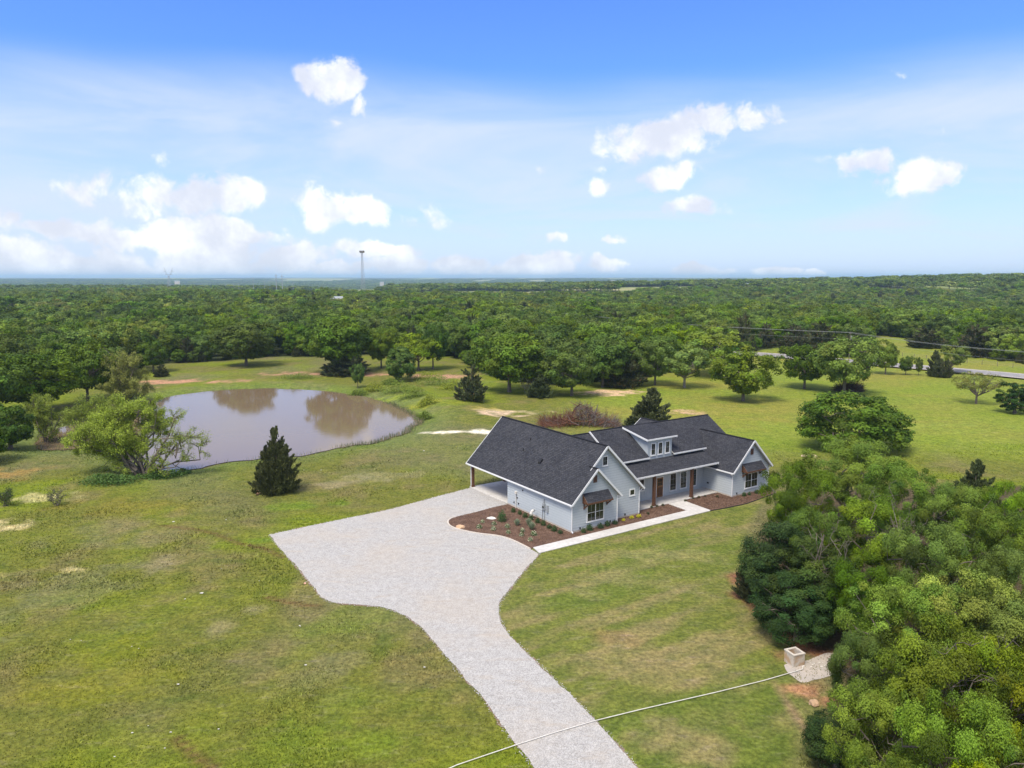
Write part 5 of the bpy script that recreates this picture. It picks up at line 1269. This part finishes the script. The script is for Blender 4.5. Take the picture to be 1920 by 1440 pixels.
plants('shrub', q([(1548, 562), (1614, 538), (1728, 512), (1800, 490), (1880, 470)]), '', 'shrub', 'low_shrub', 'shrubs under the front garage-wing window wall', 1.05,
       [o_ + ' green shrub under the garage-wing window wall, counted from the corner' for o_ in ('first', 'second', 'third', 'fourth', 'fifth')])
plants('yellow', [(1169, 977.5), (1184, 973.5), (1197.5, 971)], '', 'plant', 'yellow_plant', 'yellow plants in the front bed', .95, ['leftmost of three small yellow plants', 'middle of three small yellow plants', 'rightmost of three small yellow plants'])
plants('small', [(1222, 953), (1232, 951), (1243, 949.5), (1300, 936), (1310, 934), (1322, 932), (1345, 933), (1285, 941), (1215, 965)], 'tiny dark plant in the mulch before the porch', 'plant', 'tiny_plant', 'tiny plants in the mulch before the porch')
plants('shrub', [(1395, 931), (1405, 929), (1418, 926), (1428, 923), (1438, 920)], '', 'shrub', 'low_shrub', 'shrubs below the right gable window', .8,
       [o_ + ' small shrub below the right gable window, counted from its left corner' for o_ in ('first', 'second', 'third', 'fourth', 'fifth')])

# ------------------------------------------------------------------ rocks, box, pipe, pedestal
def rock_geo(seed, s=(1, 1, .6)):
    bm = bmesh.new(); bmesh.ops.create_icosphere(bm, subdivisions=2, radius=1); rng = np.random.default_rng(seed)
    k = rng.normal(0, 1, (6, 3))
    for v in bm.verts:
        n = np.array(v.co); f = 1 + .13 * math.sin(n @ k[0] * 2) + .1 * math.sin(n @ k[1] * 3.1) + .06 * math.sin(n @ k[2] * 6)
        v.co = Vector(n * f * np.array(s)); v.co.z = max(v.co.z, -.25)
    V = [tuple(v.co) for v in bm.verts]; F = [tuple(v.index for v in f.verts) for f in bm.faces]; bm.free(); return V, F
def rock(px, py, r, label, col=(.5, .42, .33), s=(1, 1, .6), seed=1, name='rock'):
    V, F = rock_geo(seed, s); p = G(px, py); V = [(a * r, b * r, c_ * r) for a, b, c_ in V]
    o = obj(name, V, F, M['rock'], col=np.array([np.array(col) * (0.85 + .3 * ((i * 7919) % 13) / 13) for i in range(len(V))])); o.location = (p[0], p[1], th(p[0], p[1]) + .04 + .1 * r); tag(o, label, 'rock'); return o
rock(920, 973.5, .55, 'flat white stone in the left mulch bed', (.7, .66, .58), (1, .6, .25), 1)
rock(863, 990, .5, 'rounded tan boulder at the left tip of the mulch bed', (.55, .36, .22), (1, .75, .6), 2)
rock(1527, 1321, .3, 'round tan boulder by the foreground thicket', (.5, .33, .2), (1, 1, .9), 3)
rock(1511, 857, .55, 'left pale sandstone in the grass before the dome oak', (.6, .45, .3), (1.2, .7, .6), 4); rock(1524, 858, .6, 'right pale sandstone in the grass before the dome oak', (.58, .42, .28), (1.2, .6, .6), 5)
for i, (x, y, r, c_) in enumerate([(488, 921, .42, (.45, .24, .14)), (497, 925, .5, (.5, .36, .24)), (505, 921, .4, (.42, .22, .13)), (484, 927, .3, (.3, .18, .12)), (511, 927, .35, (.55, .42, .3)), (500, 917, .4, (.4, .25, .16))]):
    o = rock(x, y, r, 'reddish rubble stone piled at the foot of the lone cedar', c_, (1.1, .8, .6), 10 + i, 'rubble_stone'); o['group'] = 'rubble stones at the foot of the lone cedar'
FS = [(378, 1113, .22), (347, 1124, .10), (325, 979, .2), (424, 975, .1), (573, 1248, .12), (415, 1067, .1), (562, 1174, .1), (248, 1375, .1), (320, 1374, .1), (132, 1200, .08), (247, 1213, .08), (796, 1252, .12), (334, 1284, .13), (563, 1175, .07), (309, 1404, .08), (602, 882, .14), (574, 1092, .08), (410, 1368, .09), (215, 1420, .08), (152, 1202, .06), (260, 1217, .07), (795, 846, .2), (570, 882, .1), (486, 1090, .06), (278, 1362, .06)]
for i, (x, y, r) in enumerate(FS):
    o = rock(x, y, r * .6, 'small white stone lying in the rough left field', (.55, .52, .46), (1.2, .7, .45), 30 + i, 'field_stone'); o['group'] = 'white stones scattered in the left field'
rock(572, 1170 - 75, .12, 'small stone at the left driveway edge', (.6, .35, .25), (1, 1, .7), 70)
# concrete box
a = G(1473, 1247); b = G(1487.5, 1252); c_ = G(1503.5, 1248.5)
def conc_box():
    d1 = unit((c_ - b)[:2]); n1 = np.array([-d1[1], d1[0]]); n1 = n1 if n1[1] > 0 else -n1; w1 = .92; w2 = .92; h = .82; t = .13
    d1 = unit(c_[:2] - b[:2]); r = empty('concrete_box', (b[0], b[1], 0), math.atan2(d1[1], d1[0]), 'open-topped square concrete box stained tan, on the lawn edge', 'concrete box')
    MB().box((0, 0, 0), (w1, t, h)).obj('side_wall', M['blocky'], r); MB().box((0, w2 - t, 0), (w1, w2, h)).obj('side_wall', M['blocky'], r)
    MB().box((0, t, 0), (t, w2 - t, h - .004)).obj('side_wall', M['blocky'], r); MB().box((w1 - t, t, 0), (w1, w2 - t, h - .004)).obj('side_wall', M['blocky'], r)
    rm = MB(); e = .03
    rm.box((-e, -e, h), (w1 + e, t, h + .07)); rm.box((-e, w2 - t, h), (w1 + e, w2 + e, h + .07)); rm.box((-e, t, h + .001), (t, w2 - t, h + .069)); rm.box((w1 - t, t, h + .001), (w1 + e, w2 - t, h + .069)); rm.obj('rim', M['curb'], r)
    MB().box((t, t, .0), (w1 - t, w2 - t, .12)).obj('bottom', M['dustpad'], r)
conc_box()
st(sheet('dusty_pad', jitter_poly(smooth_poly(g2([(1466, 1246), (1480, 1262), (1495, 1280), (1520, 1278), (1545, 1272), (1575, 1262), (1585, 1240), (1578, 1226), (1548, 1222), (1520, 1236), (1505, 1240)]), 2), .25, .08), .02, M['dustpad']), 'pale dusty hardpan beside the concrete box')
for i in range(16):
    x = random.uniform(1505, 1562); y = 1243 + random.uniform(-2, 12); o = rock(x, y, random.uniform(.03, .07), 'chip of white rubble on the dusty pad', (.7, .66, .58), (1.1, .8, .5), 80 + i, 'rubble_chip'); o['group'] = 'chips of rubble on the dusty pad'
pp = [G(x, y) + np.array([0, 0, .09]) for x, y in [(800, 1462), (857, 1437), (968.7, 1399), (1040, 1376), (1115, 1354), (1200, 1333), (1340, 1301), (1433, 1278), (1505, 1257)]]
m = MB()
for i in range(len(pp) - 1): m.tube([pp[i], pp[i + 1]], .027, 8)
m.tube([pp[-1], pp[-1] + np.array([.15, .35, .05])], .042, 8)
tag(m.obj('water_pipe', M['pvc']), 'long white plastic pipe lying across driveway and lawn to the concrete box', 'pipe')
# white utility pedestal in the bed
pd = G(996, 973.5); r = empty('utility_pedestal', (pd[0], pd[1], .04), math.atan2(UX[1], UX[0]), 'white bent-topped utility pedestal standing in the mulch by the garage wall', 'pedestal')
m = MB(); m.tube([(0, 0, 0), (0, 0, .62), (.08, 0, .82), (.28, 0, .92)], [.17, .16, .15, .13], 12); m.obj('body', M['pvc'], r)
MB().tube([(.28, 0, .92), (.42, 0, .90)], [.14, .14], 12).obj('hood', M['metal'], r)
MB().box((-.22, -.22, 0), (.22, .22, .06)).obj('base', M['curb'], r)

# ------------------------------------------------------------------ far structures
def cell_tower():
    Y = 960.; x = (685.5 - CX) / F_PX * Y / cp * 1.0; zb = th(x, Y); zt = ztop(685, 470, Y)
    r = empty('cell_tower', (x, Y, zb), .3, 'tall lattice cell tower with antenna crown rising above the horizon', 'tower'); H = zt - zb
    w = lambda z: 2.7 * (1 - z / H) + .75; m = MB(); ang = [PI / 2 + i * 2 * PI / 3 for i in range(3)]
    P = lambda i, z: (math.cos(ang[i]) * w(z), math.sin(ang[i]) * w(z), z)
    for i in range(3): m.bar(P(i, 0), P(i, H * .96), .26, .26, (0, 1, 0))
    m.obj('legs', M['steel'], r); b = MB(); n = 16; L = [H * .96 * (1 - (1 - k / n) ** 1.2) for k in range(n + 1)]
    for k in range(n):
        for i in range(3):
            j = (i + 1) % 3; b.bar(P(i, L[k]), P(j, L[k + 1]), .11, .11, (0, 1, .1)); b.bar(P(j, L[k]), P(i, L[k + 1]), .11, .11, (0, 1, .1)); b.bar(P(i, L[k + 1]), P(j, L[k + 1]), .11, .11)
    b.obj('lattice', M['steel'], r)
    for i in range(12):
        a = i * PI / 6; q_ = MB(); q_.box((math.cos(a) * 2.8 - .35, math.sin(a) * 2.8 - .35, H * .962), (math.cos(a) * 2.8 + .35, math.sin(a) * 2.8 + .35, H)); q_.obj('antenna', M['pole'], r)
    pf = MB(); pf.tube([(math.cos(t) * 2.6, math.sin(t) * 2.6, H * .955) for t in np.linspace(0, 2 * PI, 13)], .2, 4); pf.obj('platform', M['pole'], r)
cell_tower()
def pylon():
    Y = 1500.; x = (323 - CX) / F_PX * Y; zb = th(x, Y); zt = ztop(323, 502, Y); H = zt - zb
    r = empty('power_pylon', (x, Y, zb), 0, 'faint lattice power pylon with two horns left of the cell tower', 'pylon'); m = MB(); w = 4.
    for sx in (-1, 1):
        for sy in (-1, 1): m.bar((sx * w, sy * w, 0), (sx * .9, sy * .9, H * .66), .35, .35, (0, 1, 0))
    for k in range(8):
        z0, z1 = H * .66 * k / 8, H * .66 * (k + 1) / 8; w0 = w - (w - .9) * k / 8; w1 = w - (w - .9) * (k + 1) / 8
        m.bar((-w0, -w0, z0), (w1, -w1, z1), .2, .2, (0, 1, .1)); m.bar((w0, -w0, z0), (-w1, -w1, z1), .2, .2, (0, 1, .1))
    m.obj('body', M['steel'], r); h = MB()
    h.bar((-7, 0, H * .70), (7, 0, H * .70), .3, .5)
    for s in (-1, 1): h.bar((s * 1., 0, H * .64), (s * 6, 0, H * .86), .3, .3, (0, 1, 0)); h.bar((s * 6, 0, H * .7), (s * 8, 0, H), .3, .3, (0, 1, 0)); h.bar((s * 3, 0, H * .7), (s * 8.2, 0, H), .25, .25, (0, 1, 0)); h.bar((s * 4.6, 0, H * .86), (s * 11, 0, H * .84), .25, .25)
    h.obj('horned_arms', M['steel'], r)
pylon()
for i, (px, top, Y) in enumerate([(522, 514, 900), (533, 515, 900), (427, 533, 1500), (443, 531, 1400), (452, 531, 1400), (479, 520, 1300), (500, 530, 1500), (553, 530, 1600)]):
    x = (px - CX) / F_PX * Y; zb = th(x, Y); zt = ztop(px, top, Y); r = empty('power_pole', (x, Y, zb), 0, ['left pole of the tall dark pair left of the cell tower', 'right pole of the tall dark pair left of the cell tower', 'leftmost short distant power pole near the horizon', 'left pole of the short distant pair', 'right pole of the short distant pair', 'thin distant pole right of the short pair', 'thin distant pole just left of the tall pair', 'thin distant pole just right of the tall pair'][i], 'power pole')
    MB().tube([(0, 0, 0), (0, 0, zt - zb)], [.5 if i < 2 else .35, .3 if i < 2 else .25], 6).obj('shaft', M['steel'], r)
    MB().bar((-2.2, 0, (zt - zb) * .93), (2.2, 0, (zt - zb) * .93), .25, .3).obj('crossarm', M['steel'], r)
# roadside power line
pl = []
for i, (px, top, Y, lab) in enumerate([(1058, 586, 330, 'utility pole with crossarm in the woods behind the brush pile'), (1596, 622, 232, 'utility pole showing above the largest meadow oak'), (2120, 668, 150, 'utility pole beyond the right photo edge')]):
    x = (px - CX) / F_PX * (Y * cp + 2); zb = th(x, Y); zt = ztop(px, top, Y); r = empty('utility_pole', (x, Y, zb), 0, lab, 'utility pole'); h = zt - zb
    MB().tube([(0, 0, -.3), (0, 0, h)], [.16, .1], 8).obj('shaft', M['pole'], r); MB().bar((-.9, -.9, h - .5), (.9, .9, h - .5), .12, .12).obj('crossarm', M['pole'], r)
    for k in (-.8, 0, .8): MB().tube([(k, k, h - .44), (k, k, h - .22)], .05, 6).obj('insulator', M['metal'], r)
    MB().tube([(.3, -.1, h - 2.2), (.3, -.1, h - 1.3)], .22, 10).obj('transformer', M['metal'], r) if i == 1 else None
    pl.append((x, Y, zb + h))
for k, dz_ in ((-.8, -.22), (0, -.22), (.8, -.22), (0, -2.3)):
    m = MB()
    for a, b in zip(pl[:-1], pl[1:]):
        P = []
        for t in np.linspace(0, 1, 15): P.append((a[0] + (b[0] - a[0]) * t + k, a[1] + (b[1] - a[1]) * t + k, a[2] + (b[2] - a[2]) * t + dz_ - 4 * 1.1 * t * (1 - t)))
        m.tube(P, .017, 4)
    tag(m.obj('power_wire', M['wire']), {-.8: 'nearest of the upper overhead wires along the road', 0: 'middle upper overhead wire along the road', .8: 'farthest of the upper overhead wires along the road'}[k] if dz_ > -1 else 'lowest overhead cable hanging below the roadside wires', 'wire')
# roadside wire fence
fr = empty('wire_fence', (*G(1800, 690)[:2], 0), 0, 'thin wire fence with wooden posts beyond the road', 'fence')
fl = [G(x, y)[:2] for x, y in [(1650, 664), (1760, 676), (1870, 687), (1960, 697)]]; P = []
for a, b in zip(fl[:-1], fl[1:]):
    n = int(np.linalg.norm(b - a) / 4)
    for i in range(n): P.append(a + (b - a) * i / n)
o_ = np.array(fr.location)[:2]
for p in P: z = th(*p); MB().tube([(p[0] - o_[0], p[1] - o_[1], z), (p[0] - o_[0], p[1] - o_[1], z + 1.35)], .07, 5).obj('fence_post', M['pole'], fr)
for h in (.5, .9, 1.25): MB().tube([(p[0] - o_[0], p[1] - o_[1], th(*p) + h) for p in P], .012, 3).obj('wire', M['wire'], fr)
# far farm buildings
def barn(px, py, Y, w, d, h, label, wall='white', roof='metal', rz=.3):
    x = (px - CX) / F_PX * Y; zb = th(x, Y); zz = CAM_H - (py - 520) / F_PX * Y - h * .5; r = empty('farm_building', (x, Y, max(zb, zz)), rz, label, 'building')
    MB().box((-w / 2, -d / 2, -12), (w / 2, d / 2, h)).obj('wall', M[wall], r)
    V = [(-w / 2 - .5, -d / 2 - .5, h), (w / 2 + .5, -d / 2 - .5, h), (w / 2 + .5, d / 2 + .5, h), (-w / 2 - .5, d / 2 + .5, h), (-w / 2 - .5, 0, h + d * .3), (w / 2 + .5, 0, h + d * .3)]
    obj('roof', V, [(0, 1, 5, 4), (2, 3, 4, 5), (0, 4, 3), (1, 2, 5)], M[roof], r)
barn(338, 528, 4200, 26, 12, 4, 'tiny white building on the plain right of the pylon', 'curb', 'metal'); barn(718, 530, 3600, 18, 9, 4, 'tiny pale shed on the plain right of the cell tower', 'curb', 'metal')
barn(1146, 527, 3600, 20, 10, 4, 'tiny pale barn on the far plain above the woods', 'curb', 'metal'); barn(632, 564, 560, 9, 7, 3, 'white-roofed farmhouse half hidden in trees left of the cell tower', 'white', 'metal'); barn(1400, 535, 1250, 10, 7, 3.5, 'pale farmhouse on the right wooded ridge', 'curb', 'metal'); barn(900, 541, 1500, 12, 8, 4, 'grey-roofed house among distant trees', 'curb', 'metal')

# ------------------------------------------------------------------ grass relief
def tufts():
    rg = np.random.default_rng(21); n = 230000
    Y = 36 + 80 * rg.random(n) ** 1.6; X = (rg.random(n) * 2 - 1) * .74 * Y
    P = np.stack([X, Y], 1)
    bad = inpoly(X, Y, DRIVE_S) | inpoly(X, Y, bedL) | inpoly(X, Y, bedR)
    u = (X - P0[0]) * UX[0] + (Y - P0[1]) * UX[1]; v = (X - P0[0]) * VX[0] + (Y - P0[1]) * VX[1]
    bad |= (u > -6.2) & (u < 31) & (v > -2.9) & (v < 21)
    bad |= sdist(X, Y, THICK) < -1
    pn = (np.abs(X + 35) < 75) & (Y > 85); bd = np.zeros(n, bool); bd[pn] = sdist(X[pn], Y[pn], POND) < .3; bad |= bd
    X, Y = X[~bad], Y[~bad]
    lawn = inpoly(X, Y, LAWN); lush = fbm(X, Y, 4, 201, 3)
    keep = rg.random(len(X)) < np.where(lawn, .5, .6 + .4 * sstep(lush, .4, .65)); X, Y, lawn, lush = X[keep], Y[keep], lawn[keep], lush[keep]
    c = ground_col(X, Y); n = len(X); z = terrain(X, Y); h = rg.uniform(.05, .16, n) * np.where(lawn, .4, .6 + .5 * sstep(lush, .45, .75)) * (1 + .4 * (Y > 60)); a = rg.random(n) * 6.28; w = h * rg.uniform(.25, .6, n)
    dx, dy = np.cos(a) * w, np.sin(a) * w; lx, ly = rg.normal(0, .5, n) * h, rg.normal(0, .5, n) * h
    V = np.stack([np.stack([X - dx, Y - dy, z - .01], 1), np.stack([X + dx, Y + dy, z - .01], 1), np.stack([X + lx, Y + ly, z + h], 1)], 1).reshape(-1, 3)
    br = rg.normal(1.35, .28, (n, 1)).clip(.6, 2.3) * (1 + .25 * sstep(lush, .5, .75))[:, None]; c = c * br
    tag(obj('grass_tufts', V, np.arange(n * 3).reshape(-1, 3), M['leaf_plain'], col=np.repeat(c, 3, 0)), 'short uneven grass blades over field and lawn', kind='stuff')
    print('tufts', n)
tufts()

# ------------------------------------------------------------------ air
hz = bpy.data.materials.new('air'); hz.use_nodes = True; w = NT(hz.node_tree); w.n.clear()
vol = w.add('ShaderNodeVolumePrincipled'); vol.inputs['Color'].default_value = (.55, .78, 1, 1); vol.inputs['Density'].default_value = .00010; vol.inputs['Anisotropy'].default_value = .2
ou = w.add('ShaderNodeOutputMaterial'); w.l.new(vol.outputs[0], ou.inputs['Volume'])
m = MB().box((-30000, -300, -40), (30000, 32000, 90)); tag(m.obj('haze', hz), 'thin pale air', kind='stuff')
